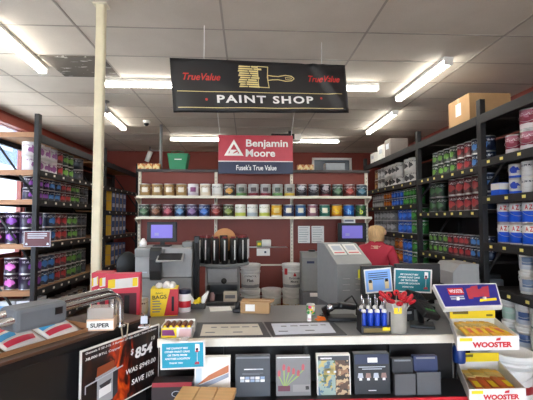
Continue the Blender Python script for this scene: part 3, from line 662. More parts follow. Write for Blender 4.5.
GLAB = {'tan': (dict(base=(178, 146, 96), rect=(236, 230, 214), speck=(70, 50, 30)), 'tan paint can with cream label'),
 'white_purple': (dict(base=(226, 222, 226), rect=(120, 60, 110), band=(196, 186, 200), bandz=.25), 'white paint can with purple patch'),
 'cream': (dict(base=(226, 214, 190), rect=(240, 238, 230), speck=(120, 90, 60)), 'cream paint can'),
 'white_grey': (dict(base=(226, 226, 222), speck=(60, 60, 60), band=(196, 190, 180), bandz=.2), 'white paint can with grey base'),
 'grey_gold': (dict(base=(72, 72, 78), blob=(206, 150, 60), speck=(220, 220, 220)), 'dark grey paint can with gold splash'),
 'silver_green': (dict(base=(176, 178, 174), rect=(70, 80, 74), band=(104, 150, 90), bandz=.28), 'silver paint can with green base band'),
 'silver_red': (dict(base=(176, 176, 176), rect=(70, 60, 64), band=(130, 44, 56), bandz=.28), 'silver paint can with dark red base band'),
 'silver_yellow': (dict(base=(180, 180, 174), rect=(74, 74, 70), band=(222, 190, 70), bandz=.28), 'silver paint can with yellow base band'),
 'charcoal': (dict(base=(48, 44, 52), blob=(160, 160, 168), blobz=.7, speck=(220, 220, 220)), 'charcoal paint can'),
 'charcoal_red': (dict(base=(52, 40, 46), blob=(170, 160, 166), blobz=.7, band=(110, 40, 50), bandz=.2), 'charcoal paint can with red base'),
 'forest': (dict(base=(46, 64, 54), blob=(92, 130, 96), speck=(220, 226, 220)), 'dark green paint can'),
 'dark_red': (dict(base=(96, 40, 40), blob=(170, 70, 60), speck=(230, 220, 220)), 'dark red paint can'),
 'dark_teal': (dict(base=(40, 66, 80), blob=(86, 130, 150), speck=(220, 226, 230)), 'dark teal paint can'),
 'dark_brown': (dict(base=(74, 52, 44), blob=(150, 104, 80), speck=(230, 220, 210)), 'dark brown paint can'),
 'wine': (dict(base=(88, 36, 50), blob=(176, 80, 96), speck=(230, 220, 220)), 'wine red paint can'),
 'dark_blue': (dict(base=(34, 52, 86), blob=(90, 134, 180), speck=(220, 226, 230)), 'dark blue paint can'),
 'violet': (dict(base=(62, 48, 84), blob=(140, 110, 160), speck=(226, 220, 230)), 'violet paint can'),
 'cobalt': (dict(base=(32, 56, 116), blob=(70, 120, 200), speck=(220, 226, 230)), 'cobalt blue paint can'),
 'olive': (dict(base=(54, 62, 36), blob=(130, 150, 70), speck=(226, 230, 210)), 'olive green paint can'),
 'white_lime': (dict(base=(236, 236, 226), speck=(90, 110, 70), band=(196, 206, 90), bandz=.34), 'white paint can with lime base band'),
 'white_grey2': (dict(base=(236, 236, 230), speck=(90, 110, 120), band=(168, 180, 190), bandz=.34), 'white paint can with blue grey base band'),
 'gold': (dict(base=(226, 174, 44), rect=(240, 214, 130), band=(236, 230, 214), bandz=.16), 'golden yellow paint can'),
 'navy': (dict(base=(58, 78, 122), rect=(226, 220, 196)), 'navy paint can with cream square'), 'denim': (dict(base=(58, 96, 142), rect=(226, 220, 196)), 'denim blue paint can with cream square'),
 'mauve': (dict(base=(142, 96, 112), rect=(230, 218, 200)), 'mauve paint can with cream square'), 'sea_green': (dict(base=(52, 118, 106), rect=(226, 220, 196)), 'sea green paint can with cream square'),
 'amber': (dict(base=(222, 164, 30), rect=(222, 164, 30), band=(188, 112, 40), bandz=.2), 'amber paint can lettered b'), 'royal': (dict(base=(38, 104, 190), band=(30, 60, 120), bandz=.2), 'royal blue paint can lettered h'),
 'leaf': (dict(base=(48, 92, 60), blob=(30, 60, 44)), 'leaf green paint can lettered b')}
cnt = {}
for z, L, w in ((ZU, UP, 'upper'), (ZL, LO, 'lower')):
    for i, (px, k, pale) in enumerate(L):
        px = (145 if w == 'upper' else 144) + 12.04 * i
        x = at_y(px, 205, 6.12).x
        o = full_can('g_' + k, R_, H_, gl(k, **GLAB[k][0]), lidm=WHITE if pale else TIN, rim=WHITE if pale == 1 else TIN) if 'g_' + k not in PROTO else copy_tree(PROTO['g_' + k])
        if k in ('amber', 'royal', 'leaf'): text('h' if k == 'royal' else 'b', .05, .085, {'royal': mat('sky_ink', (120, 190, 240), .5), 'leaf': mat('lime_ink', (190, 214, 60), .5), 'amber': YEL}[k], o, (0, -R_ * 1.005, .085), offset=.03)
        place(o, x, 6.12, z + .001, math.atan2(x, 6.12) * -.6, f'{GLAB[k][1]}, {ORD[i]} from left on the {w} cream shelf', 'paint can', f'paint cans on the {w} cream shelf')
# on the top ledge
p = at_y(178, 168, 6.3)
t = thing('green_tote', 'green open tote standing on top of the can display', 'tote', (p.x, 6.36, ZT))
GRN = mat('green_fabric', (22, 128, 84), .55)
m = MB(); fl, fu = .125, .165
m.prism([(-fl, 0), (fl, 0), (fu, .25), (-fu, .25)], GRN, -.1, -.092); m.prism([(-fl, 0), (fl, 0), (fu, .25), (-fu, .25)], GRN, .092, .1)
for s in (-1, 1): m.prism([(s * fl, 0), (s * fu, .25), (s * (fu - .008), .25), (s * (fl - .008), 0)], GRN, -.1, .1)
m.box((0, 0, .004), (2 * fl, .19, .008), GRN).build('body', t)
for y in (-.096, .096): MB().tube([(-.1, y, .23), (-.09, y, .27), (0, y, .285), (.09, y, .27), (.1, y, .23)], .006, mat('dark_green', (16, 96, 64), .5), 6).build('handle', t)
m = MB(); m.flat([(-.05, .15), (.06, .15), (.06, .163), (-.05, .163)], TEXTW, -.1); m.build('print', t)
ORB = patch_mat('orange_print', (214, 130, 60), ((232, 170, 90), (170, 84, 40), (240, 214, 160)), 14)
for i, (px, pw, l) in enumerate(((142, 7, 'leftmost'), (149.5, 7, 'second from left'), (157, 7, 'third from left'), (300, 6, 'fourth from left'), (306, 6, 'fifth from left'), (311, 4, 'rightmost'))):
    p = at_y(px, 167, 6.42); t = MB().box((0, 0, .05), (pw * .0155, .12, .1), ORB, None, .003).build('product_box', loc=(p.x, 6.42, ZT))
    MB().box((0, -.061, .05), (pw * .011, .002, .03), CREAMINK).build('front_label', t); tag(t, f'small orange printed box on the top ledge, {l} of the six', 'box', 'orange boxes on the top ledge')
p = at_y(334, 165, 6.5)
t = MB().box((0, 0, .07), (.32, .2, .14), mat('pale_grey_box', (150, 156, 160), .5), None, .01).build('storage_box', loc=(p.x, 6.5, ZT)); MB().box((0, 0, .142), (.33, .21, .012), DARK, None, .004).build('lid', t); tag(t, 'grey lidded box on the top ledge before the back window', 'box')
# papers on the panel
def sheet_paper(px0, px1, py0, py1, Y, label, lines=7, m_=PAPER, group=None, name='paper_sheet'):
    a, b = at_y(px0, py0, Y), at_y(px1, py1, Y); w, h = abs(b.x - a.x), abs(a.z - b.z)
    t = MB().box((0, 0, 0), (w, .003, h), m_).build(name, loc=((a.x + b.x) / 2, Y, (a.z + b.z) / 2)); m = MB(); r = random.Random(int(px0))
    for k in range(lines):
        z = h * (.4 - .8 * k / max(1, lines - 1)); e = w * (.4 - r.uniform(0, .2)); m.flat([(-w * .42, z - h * .012), (e, z - h * .012), (e, z + h * .012), (-w * .42, z + h * .012)], GREYINK, -.002)
    m.build('print', t); tag(t, label, 'paper', group); return t
sheet_paper(298, 310, 226, 243, GY - .034, 'white printed sheet on the maroon panel, left of two'); sheet_paper(311.5, 324, 226, 243, GY - .034, 'white printed sheet on the maroon panel, right of two')
# little wire tray with rolls
a = at_y(263, 254, 6.2)
t = thing('wire_shelf', 'small wire shelf on the maroon panel below the lime cans', 'wire shelf', (a.x + .05, GY, at_y(263, 247, 6.2).z))
for q in range(6): MB().tube([(-.3 + .12 * q, -.035, 0), (-.3 + .12 * q, -.2, 0)], .004, TIN, 5).build('wire', t)
for y in (-.04, -.2): MB().tube([(-.32, y, 0), (.32, y, 0)], .005, TIN, 6).build('rail', t)
zz = t.location.z + .006
t2 = MB().lathe([(0, -.07), (.05, -.07), (.055, -.06), (.055, .06), (.05, .07), (0, .07)], WHITE, 16, (0, 0, 0), Matrix.Rotation(PI / 2, 4, 'Y')).build('tape_roll', loc=(a.x + .05, 6.17, zz + .056)); MB().cyl((-.074, 0, 0), .03, .004, mat('teal_dot', (40, 130, 140), .5), 'X').build('core', t2); tag(t2, 'white roll lying on the small wire shelf', 'roll')
t2 = MB().box((0, 0, .045), (.08, .08, .09), mat('multi_pack', (120, 150, 90), .5), None, .01).build('small_pack', loc=(a.x - .06, 6.17, zz)); MB().box((0, -.041, .045), (.05, .002, .04), YEL).build('label', t2); tag(t2, 'small green and yellow pack on the wire shelf beside the roll', 'pack')
t2 = MB().box((0, 0, 0), (.2, .006, .11), WHITE).build('price_card', loc=(a.x + .0, 6.085, zz - .075)); MB().box((.03, -.0035, .0), (.03, .002, .03), NAVY).build('mark', t2); tag(t2, 'white card hanging under the small wire shelf', 'card')

# ------------------------------------------------------------------ buckets on the base deck
BR, BHH = .145, .365
def bucket(key, lm):
    if key in PROTO: return copy_tree(PROTO[key])
    r, h = BR, BHH
    o = MB().lathe([(0, 0), (r * .88, 0), (r * .89, .01), (r * .95, h * .68), (r * 1.0, h * .685), (r * 1.0, h * .71), (r * .955, h * .715), (r * .96, h * .8), (r * 1.01, h * .805), (r * 1.01, h * .83), (r * .97, h * .835), (r * .98, h * .9), (0, h * .9)], WHITE, 28).build('paint_bucket')
    MB().lathe([(r * .893 + .002, h * .08), (r * .896 + .004, h * .085), (r * .942 + .004, h * .64), (r * .944 + .002, h * .645)], lm, 28).build('label', o)
    MB().lathe([(r * 1.02, h * .86), (r * 1.04, h * .87), (r * 1.04, h * .98), (r * 1.02, h), (r * .96, h), (r * .94, h * .965), (0, h * .965)], WHITE, 28).build('lid', o)
    MB().tube([(r * 1.03 * math.cos(q), -abs(math.sin(q)) * r * 1.1, h * .75 - math.sin(q) * h * .3) for q in [PI * k / 12 for k in range(13)]], .003, TIN, 5).build('bail', o)
    PROTO[key] = o; return o
BL1 = label_mat('bucket_white', (230, 228, 222), BR, BHH, band=(150, 152, 154), bandz=.2); BL2 = label_mat('bucket_gold', (226, 222, 212), BR, BHH, band=(168, 130, 80), bandz=.42)
def put_bucket(px, z, key, lm, label):
    x = at_y(px, 280, 5.95).x; return place(bucket(key, lm), x, 5.95, z, 0, label, 'bucket', 'five gallon buckets below the can shelves')
put_bucket(250.3, .191, 'bk2', BL2, 'white bucket with gold label under another, left stack')
o = put_bucket(250.3, .191 + BHH, 'bk1', BL1, 'white bucket with grey lettering atop the left stack')
text('CONTRACTOR', .17, .026, TEXTK, o, (0, -BR * .965 - .004, .2), offset=.02).name = 'lettering'
text('Flat', .09, .04, TEXTK, o, (0, -BR * .96 - .004, .14), offset=.02)
o.children[-1].data.name = 'lettering'
put_bucket(271.5, .191, 'bk2', BL2, 'single white bucket with gold label between the two stacks')
put_bucket(292, .191, 'bk2', BL2, 'white bucket with gold label under another, right stack')
o = put_bucket(292, .191 + BHH, 'bk3', BL1, 'white bucket with red triangle atop the right stack')
text('Benjamin', .15, .04, TEXTK, o, (.02, -BR * .965 - .006, .165), offset=.015); text('Moore', .11, .034, TEXTK, o, (.02, -BR * .955 - .006, .12), offset=.015)
m = MB(); m.flat([(-.0, .195), (.05, .195), (.025, .25)], TEXTR, -BR * .98 - .004); m.build('triangle_mark', o)
m = MB(); m.box((-.1, -BR * .72, .26), (.05, .004, .09), TEXTR, (0, 0, -.75)); m.build('red_patch', o)

# ------------------------------------------------------------------ machines
def L_(px, Y): return at_y(px, 260, Y).x
# canister dispenser
Y0 = 5.2; cx = L_(223.5, Y0)
t = thing('tint_dispenser', 'tinting machine with a ring of black canisters on a grey cabinet', 'tint dispenser', (cx, Y0, 0)); hw = .21
m = MB(); m.span((-hw, -.22, 0), (hw, .22, .58), MIDGREY, .006).build('lower_cabinet', t)
m = MB(); m.span((-hw, -.22, .58), (-hw + .025, .22, 1.0), GREY).span((hw - .025, -.22, .58), (hw, .22, 1.0), GREY).span((-hw, .195, .58), (hw, .22, 1.0), MIDGREY).span((-hw, -.22, .97), (hw, .22, 1.0), GREY).span((-hw + .025, -.2, .77), (hw - .025, .195, .8), GREY).build('upper_cabinet', t)
MB().span((-hw + .03, -.225, .805), (hw - .03, -.2, .965), LGREY, .004).build('door_panel', t); MB().cyl((.02, -.23, .82), .035, .012, BLACK, 'Y').build('latch', t)
MB().span((-hw - .06, -.32, .56), (hw + .06, .0, .585), MIDGREY, .005).build('work_shelf', t)
MB().cyl((0, 0, 1.015), .33, .03, GREY, seg=32).build('turntable', t); MB().cyl((0, 0, 1.2), .05, .34, DARK).build('column', t)
for k in range(16):
    q = 2 * PI * k / 16 + .1; x, y = .28 * math.cos(q), .28 * math.sin(q)
    c = MB().cyl((x, y, 1.19), .042, .31, BLACK, seg=18).build('canister', t)
    MB().cyl((x, y, 1.352), .03, .025, mat('dark_red_cap', (128, 40, 44), .4), seg=14).build('cap', c)
    MB().cyl((x * 1.155, y * 1.155, 1.2), .008, .24, WHITE, seg=8).build('sight_gauge', c)
MB().cyl((.01, .05, 1.31), .15, .02, mat('tan_disc', (196, 138, 88), .5), 'Y', None, 32).build('back_disc', t)
zz = .8
t2 = thing('carton', 'small cream carton standing in the tint cabinet', 'carton', (cx + .1, Y0 - .08, zz + .0)); MB().box((0, 0, .055), (.16, .12, .11), mat('cream_card', (214, 206, 190), .6), None, .003).build('box', t2); MB().box((0, -.061, .06), (.12, .002, .04), GREYINK).build('print', t2)
t2.location.z = .586; t2.location.y = Y0 - .26
tag(MB().lathe([(0, 0), (.03, 0), (.032, .07), (.02, .09), (.02, .1), (0, .1)], mat('pink_pot', (206, 170, 170), .5), 14).build('small_bottle', loc=(cx - .12, Y0 - .26, .586)), 'small pale bottle beside the cream carton', 'bottle')
# left dispenser
Y0 = 4.6; cx = (L_(135, Y0) + L_(192, Y0)) / 2; hw = (L_(192, Y0) - L_(135, Y0)) / 2; zt = at_y(160, 248, Y0).z
t = thing('paint_dispenser', 'wide light grey automatic dispenser with a black curved strip at left', 'paint dispenser', (cx, Y0, 0))
MB().span((-hw, 0, .92), (hw, .6, zt), LGREY, .012).build('upper_housing', t); MB().span((-hw, .0, .08), (hw, .6, .915), GREY, .01).build('lower_housing', t)
MB().span((-hw, -.02, zt - .1), (-.0 + .01, 0, zt - .012), GREY, .004).build('fascia', t); MB().span((-hw + .02, .02, 0), (hw - .02, .58, .08), BLACK).build('plinth', t)
m = MB(); pts = [(-.03, zt + .01), (-.07, zt - .03), (-.085, zt - .12), (-.08, zt - .25), (-.05, zt - .34), (-.015, zt - .36), (.02, zt - .3), (.0, zt - .0)]
m.prism(pts, BLACK, L_(151, Y0) - cx, L_(160, Y0) - cx + .02, 'yz'); m.build('nozzle_cover', t)
MB().box((L_(172, Y0) - cx, -.1, zt - .1), (.29, .17, .018), LGREY, (.45, 0, 0), .004).build('keyboard_tray', t)
k = MB().box((L_(172, Y0) - cx, -.103, zt - .088), (.25, .13, .012), DARK, (.45, 0, 0), .003); k.build('keypad', t)
MB().box((-hw + .1, -.002, .98), (.07, .004, .012), PALEINK).build('badge', t)
MB().box((L_(185.5, Y0) - cx, .28, zt + .03), (.12, .3, .06), GREY, None, .008).build('label_printer', t)
def monitor(label, px0, px1, py0, py1, Y, zbase, screen, top=None):
    a, b = at_y(px0, py0, Y), at_y(px1, py1, Y); w, h = b.x - a.x, a.z - b.z
    t = thing('computer_monitor', label, 'monitor', ((a.x + b.x) / 2, Y, zbase)); zb = b.z - zbase
    MB().span((-w / 2, 0, zb), (w / 2, .035, zb + h), BLACK, .005).build('bezel', t)
    s = MB().span((-w * .36, -.0015, zb + h * .2), (w * .36, .0, zb + h * .86), screen).build('screen', t)
    MB().box((0, .05, zb / 2 + .02), (.05, .03, zb + .04), BLACK).build('stand', t); MB().box((0, .04, .008), (.2, .16, .016), BLACK, None, .004).build('foot', t)
    for r in range(2):
        for q in range(2): m = MB(); m.flat([(-w * .24 + q * w * .22, zb + h * (.32 + .24 * r)), (-w * .1 + q * w * .22, zb + h * (.32 + .24 * r)), (-w * .1 + q * w * .22, zb + h * (.46 + .24 * r)), (-w * .24 + q * w * .22, zb + h * (.46 + .24 * r))], mat('icon_pale', (150, 150, 200), .5), -.002); m.build('icon', s); return t
SCR = emit('lit_screen', (112, 102, 184), .3)
monitor('black monitor with purple screen on top of the grey dispenser at left', 147, 176.5, 222, 242, 4.85, zt, SCR)
t2 = MB().lathe([(0, 0), (.04, 0), (.042, .05), (.03, .075), (.012, .1), (0, .1)], WHITE, 16).build('small_bottle', loc=(L_(143, 4.8), 4.8, zt)); tag(t2, 'small white squat bottle on top of the grey dispenser', 'bottle')
# dark chair back and cable stand beside it
t = thing('office_chair', 'black chair with rounded back between the left rack and the dispenser', 'chair', (L_(129, 5.2), 5.2, 0), .4)
m = MB(); m.lathe([(0, -.03), (.17, -.03), (.2, -.01), (.2, .01), (.17, .03), (0, .03)], BLACK, 24, (0, .2, .98), Matrix.Rotation(PI / 2, 4, 'X') @ Matrix.Diagonal((.7, .85, 1, 1))); m.build('backrest', t)
MB().box((0, 0, .62), (.42, .42, .07), BLACK, None, .03).build('seat', t); MB().tube([(0, .2, .64), (0, .26, .75), (0, .22, .9)], .02, BLACK).build('back_bar', t); MB().cyl((0, 0, .35), .03, .5, CHROME).build('gas_lift', t)
for k in range(5): MB().tube([(0, 0, .1), (.26 * math.cos(k * 1.257), .26 * math.sin(k * 1.257), .05)], .018, BLACK).build('leg', t)
t = thing('cable_rack', 'slim black upright stand with hanging cables right of the grey dispenser', 'cable stand', (L_(196.5, 4.7), 4.72, 0))
MB().span((-.03, -.03, 0), (.03, .03, 1.38), BLACK, .006).build('upright', t); MB().span((-.03, -.13, 0), (.03, .13, .03), BLACK, .005).build('base', t)
for k in range(3): MB().tube([(-.02 + .02 * k, -.035, 1.3), (-.02 + .03 * k, -.1, 1.1), (-.02 + .03 * k, -.11, .8), (.02 * k, -.06, .5)], .007, BLACK, 6).build('cable', t)
# grey machine right of buckets
Y0 = 5.35; xa, xb = L_(302.5, Y0), L_(326, Y0)
t = thing('paint_shaker', 'grey two part paint shaker standing behind the big grey hood', 'paint shaker', ((xa + xb) / 2, Y0, 0)); w = (xb - xa) / 2
MB().prism([(0, .62), (.28, .62), (.28, 1.13), (.12, 1.13), (.03, 1.06)], GREY, -w, w, 'yz').build('upper_body', t); MB().span((-w - .01, -.02, 0), (w + .01, .28, .61), MIDGREY, .01).build('lower_body', t)
MB().span((-w * .4, -.024, .55), (w * .35, -.02, .6), WHITE).build('label', t); MB().box((-w * .3, .012, 1.0), (.1, .004, .03), NAVY).build('badge', t)
MB().cyl((0, .2, 1.14), .05, .02, BLACK).build('cap', t)
# second screen on a stand behind the hood
monitor('black monitor with purple screen on the right end of the can display', 338, 366.5, 223, 242, 6.05, .95, SCR)
t2 = thing('monitor_pedestal', 'dark narrow pedestal under the right monitor', 'pedestal', (at_y(352, 240, 6.05).x, 6.08, .19)); MB().span((-.12, -.1, 0), (.12, .14, .76), DARK, .005).build('column', t2); MB().span((-.2, -.12, .735), (.2, .16, .76), DARK, .004).build('top_board', t2)
a = at_y(342, 220, 6.02)
zmt = at_y(350, 223, 6.05).z
t2 = MB().box((0, 0, .035), (.19, .1, .07), WHITE, None, .004).build('small_carton', loc=(at_y(348.5, 220, 6.06).x, 6.072, zmt)); MB().box((0, -.0505, .035), (.14, .001, .03), GREYINK).build('print', t2); tag(t2, 'small white carton lying on top of the right monitor', 'carton')
# big grey hood
HRZ = .2; Y0 = 3.3; c = at_y(346.5, 285, Y0)
t = thing('paint_shaker', 'big grey sheet metal hood with sloping top at the middle of the counter', 'paint shaker', (c.x, Y0, 0), HRZ)
HG = mat('hood_grey', (146, 149, 148), .42, .1); fw = .15; zb, zf, ztop = at_y(350, 307, 3.15).z, at_y(350, 264, 3.15).z, at_y(345, 243, 3.45).z
MB().prism([(-.15, zb), (.27, zb), (.27, ztop), (.12, ztop), (-.15, zf)], HG, -fw, fw, 'yz').build('hood', t)
MB().span((-fw, -.13, .55), (fw, .26, zb - .004), MIDGREY, .01).build('lower_body', t); MB().span((-fw - .02, -.15, 0), (fw + .02, .28, .55), DARK, .01).build('pedestal', t)
for r in range(3):
    for sx in (-1, 1): MB().box((-.02 + sx * .055 - .0, -.152, zb + .13 + r * .045), (.06, .008, .008), LGREY, (.5, 0, 0)).build('vent_slot', t)
MB().cyl((fw * .6, -.156, zf - .06), .006, .012, CHROME, 'Y').build('screw', t); MB().box((fw + .006, .0, zb + .2), (.012, .05, .1), DARK).build('side_latch', t)
sl = math.atan2(ztop - zf, .27)
for k, (sx, l) in enumerate(((-.066, 'printed white sheet lying on the sloping hood, left one'), (.062, 'printed white sheet lying on the sloping hood, right one'))):
    mm = Euler((0, 0, HRZ)).to_matrix(); cy = .03; q = mm @ Vector((sx, cy, 0)); zz = zf + (cy + .15) * math.tan(sl) + .004
    t2 = MB().box((0, 0, 0), (.115, .16, .002), PAPER).build('paper_sheet', loc=(c.x + q.x, Y0 + q.y, zz), rot=(sl, 0, HRZ))
    MB().box((0, .02, .0015), (.08, .07, .001), PALEINK).build('print', t2); MB().box((0, -.05, .0015), (.09, .012, .001), TEXTR).build('red_line', t2); tag(t2, l, 'paper')
t2 = MB().box((0, 0, 0), (.068, .003, .078), mat('yellow_note', (230, 232, 60), .7)).build('sticky_note', loc=(0, 0, 0)); q = Euler((0, 0, HRZ)).to_matrix() @ Vector((.062, -.153, 0)); t2.location = (c.x + q.x, Y0 + q.y, zf - .085); t2.rotation_euler = (0, 0, HRZ)
tag(t2, 'yellow sticky note on the front of the grey hood', 'sticky note')
q = Euler((0, 0, HRZ)).to_matrix() @ Vector((.08, -.153, 0))
t2 = MB().box((0, 0, 0), (.03, .002, .05), PAPER).build('paper_tag', loc=(c.x + q.x, Y0 + q.y, zf - .155), rot=(0, 0, HRZ)); tag(t2, 'small white tag just below the yellow sticky note', 'tag')

# ------------------------------------------------------------------ the person behind the counter
def skin(name, verts, edges, mats=None, parent=None, sub=2, root=0):
    me = bpy.data.meshes.new(name); me.from_pydata([v[0] for v in verts], edges, []); o = bpy.data.objects.new(name, me); COL.objects.link(o)
    md = o.modifiers.new('s', 'SKIN'); sk = me.skin_vertices[0].data
    for i, v in enumerate(verts):
        r = v[1]; sk[i].radius = (r, r) if not isinstance(r, tuple) else r
        sk[i].use_root = (i == root)
    md.use_smooth_shade = True
    sb = o.modifiers.new('u', 'SUBSURF'); sb.levels = sub; sb.render_levels = sub
    dg = bpy.context.evaluated_depsgraph_get(); dg.update(); nm = bpy.data.meshes.new_from_object(o.evaluated_get(dg)); bpy.data.objects.remove(o)
    nm.name = name; nm.materials.clear()
    for q in (mats or []): nm.materials.append(q)
    for p_ in nm.polygons: p_.use_smooth = True
    o = bpy.data.objects.new(name, nm); COL.objects.link(o)
    if parent: o.parent = parent
    return o
PYY = 4.4; px_ = at_y(376, 240, PYY)
t = thing('person', 'person with short blond hair in a red top, seen from behind', 'person', (px_.x, PYY, 0), -.55)
SKIN = mat('skin', (206, 160, 134), .55, 0, .04); HAIR = mat('blond_hair', (196, 160, 110), .6, 0, .45, 70, (1, 1, .25)); REDT = mat('red_knit', (178, 44, 62), .8, 0, .12, 70, None, .2); TROU = mat('dark_trousers', (40, 44, 58), .8)
V = [((0, 0, .86), (.13, .1)), ((0, .0, 1.0), (.12, .09)), ((0, -.01, 1.14), (.135, .095)), ((0, .0, 1.25), (.11, .075)), ((0, .02, 1.31), .052), ((0, .04, 1.36), .05), ((0, .045, 1.42), (.072, .085)), ((0, .05, 1.49), (.07, .08))]
E = [(i, i + 1) for i in range(7)]
def limb(frm, pts):
    k = frm
    for p_, r in pts: V.append((p_, r)); E.append((k, len(V) - 1)); k = len(V) - 1
    return k
for s in (-1, 1):
    h = limb(3, [((s * .15, .0, 1.245), .05), ((s * .19, .0, 1.12), .043), ((s * .205, .05, .96), .036), ((s * .19, .17, .86), .027), ((s * .18, .22, .84), (.034, .018)), ((s * .175, .27, .825), (.036, .014))])
    for d, ln in ((-.026, .055), (-.009, .066), (.009, .062), (.026, .05)): limb(h, [((s * .175 + d, .285, .822), .009), ((s * .175 + d * 1.1, .285 + ln * .6, .81), .0085), ((s * .175 + d * 1.1, .285 + ln, .79), .007)])
    limb(h - 1, [((s * .145, .235, .838), .012), ((s * .13, .265, .825), .009)])
    limb(0, [((s * .085, 0, .78), .08), ((s * .095, .01, .44), .052), ((s * .1, -.01, .1), .035), ((s * .1, .03, .045), .036), ((s * .1, .13, .032), .03)])
body = skin('body', V, E, [SKIN], t)
SV = [((0, 0, .80), (.155, .12)), ((0, 0, 1.0), (.14, .11)), ((0, -.01, 1.14), (.15, .112)), ((0, .0, 1.245), (.145, .1)), ((0, .015, 1.305), (.092, .075)), ((0, .024, 1.345), .074)]
SE = [(0, 1), (1, 2), (2, 3), (3, 4), (4, 5)]
for s in (-1, 1):
    k = 3
    for p_, r in (((s * .15, 0, 1.238), .066), ((s * .195, 0, 1.12), .058), ((s * .212, .05, .96), .05), ((s * .198, .15, .876), .042)): SV.append((p_, r)); SE.append((k, len(SV) - 1)); k = len(SV) - 1
skin('red_top', SV, SE, [REDT], t)
TV = [((0, 0, .84), (.148, .115))]; TE = []
for s in (-1, 1):
    k = 0
    for p_, r in (((s * .088, 0, .76), .096), ((s * .098, .01, .44), .07), ((s * .102, -.01, .1), .056)): TV.append((p_, r)); TE.append((k, len(TV) - 1)); k = len(TV) - 1
skin('trousers', TV, TE, [TROU], t)
m = MB(); prof = [(0, -.135), (.055, -.13), (.08, -.085), (.098, 0), (.09, .055), (.06, .088), (0, .1)]
m.lathe(prof, HAIR, 24, (0, .024, 1.42), Matrix.Diagonal((.98, 1, .93, 1))); hair = m.build('hair', t)
for v in hair.data.vertices:
    n = .005 * math.sin(v.co.z * 90 + v.co.x * 160) + .004 * math.sin(v.co.x * 210 + v.co.y * 90)
    d = Vector((v.co.x, v.co.y - .028, 0)); d = d.normalized() if d.length > 1e-4 else d; v.co += d * n
    if v.co.y > .06: v.co.y = .06 + (v.co.y - .06) * .45
    if v.co.y > .055 and v.co.z < 1.44: v.co.y = .05
m = MB(); m.lathe([(0, -.02), (.01, -.018), (.014, 0), (.009, .02), (0, .024)], SKIN, 10, (0, .128, 1.43), Matrix.Rotation(-.2, 4, 'X')); m.build('nose', body)
for s in (-1, 1): MB().lathe([(0, -.012), (.009, -.008), (.012, 0), (.009, .008), (0, .012)], WHITE, 10, (s * .032, .117, 1.455)).build('eye', body)
MB().box((0, .124, 1.385), (.04, .008, .01), mat('lips', (176, 96, 90), .5), None, .003).build('mouth', body)
for s in (-1, 1): MB().lathe([(0, -.03), (.012, -.02), (.016, .005), (.01, .028), (0, .032)], SKIN, 10, (s * .088, .06, 1.43)).build('ear', body)
for s in (-1, 1): MB().box((s * .1, .06, .035), (.085, .25, .07), BLACK, None, .025).build('shoe', t)

# ------------------------------------------------------------------ main counter
CT = .98
FY = 2.06
cl, cr = at_y(158, 337, FY).x, at_y(457, 336, FY).x; SK = .27; CD = .75
t = thing('service_counter', 'black service counter with grey top and white edge', 'counter', ((cl + cr) / 2, FY, 0)); ox = t.location.x
CTOP = mat('grey_laminate', (118, 119, 120), .35, 0, .08, 40)
MB().prism([(cl - ox, 0), (cr - ox, 0), (cr - ox + SK, CD), (cl - ox, CD)], CTOP, CT - .035, CT, 'xy').build('worktop', t)
MB().span((cl - ox - .5, .25, CT - .035), (cl - ox - .0005, CD, CT), CTOP).build('side_worktop', t); MB().span((cl - ox - .48, .3, 0), (cl - ox, CD - .03, CT - .036), mat('black_laminate', (14, 14, 15), .4)).build('side_body', t)
MB().span((cl - ox, -.016, CT - .038), (cr - ox + .012, -.0005, CT + .002), mat('white_edge', (236, 230, 216), .4)).build('front_edge', t)
MB().prism([(cr - ox + .0005, 0), (cr - ox + .012, -.0005), (cr - ox + SK + .012, CD), (cr - ox + SK + .0005, CD)], WHITE, CT - .038, CT + .002, 'xy').build('side_edge', t)
MB().prism([(cl - ox + .01, .03), (cr - ox - .012, .03), (cr - ox + SK - .03, CD - .03), (cl - ox + .01, CD - .03)], mat('black_laminate', (14, 14, 15), .4), 0, CT - .036, 'xy').build('body', t)
RZ = at_y(420, 397, 1.88).z
MB().span((cl - ox + .02, -.19, RZ - .03), (cr - ox - .0, .03, RZ), BLACK).build('brochure_shelf', t); MB().span((cl - ox + .02, -.2, RZ - .045), (cr - ox, -.19, RZ + .004), RED).build('red_edge', t)
for x in (-.45, -.02, .42): MB().span((x - .01, .0, CT - .28), (x + .01, .03, CT - .04), BLACK).build('divider', t)
def onc(px, py, z=CT): return at_z(px, py, z)
# mats
def desk_mat(pts, inner, pm, label, marks):
    P = [onc(*q, CT + .003) for q in pts]; c = sum(P, Vector()) / 4
    t = MB().prism([(p.x - c.x, p.y - c.y) for p in P], mat('mat_black', (54, 56, 62), .5), 0, .003, 'xy').build('counter_mat', loc=(c.x, c.y, CT + .0003))
    Q = [onc(*q, CT + .004) for q in inner]; ql = [(p.x - c.x, p.y - c.y) for p in Q]; s = MB().prism(ql, pm, .0032, .0042, 'xy').build('paper_insert', t)
    m = MB(); a, b, d = Vector(ql[3]), Vector(ql[2]), Vector(ql[0])
    for u, v, w in marks:
        p0 = a + (b - a) * u + (d - a) * v
        m.box((p0.x, p0.y, .0046), (w, .016, .0006), GREYINK)
    m.build('print', s); return tag(t, label, 'counter mat', 'mats on the counter')
MK = [(.2, .7, .03), (.38, .7, .04), (.56, .7, .05), (.74, .7, .04), (.9, .7, .03), (.15, .25, .05), (.6, .25, .05)]
desk_mat([(197, 322.5), (262, 322), (271, 337), (193, 337.6)], [(203, 324.5), (258, 323.8), (263, 334.8), (200, 335.8)], mat('beige_insert', (206, 200, 186), .5), 'black counter mat with beige paper insert, the left one', MK)
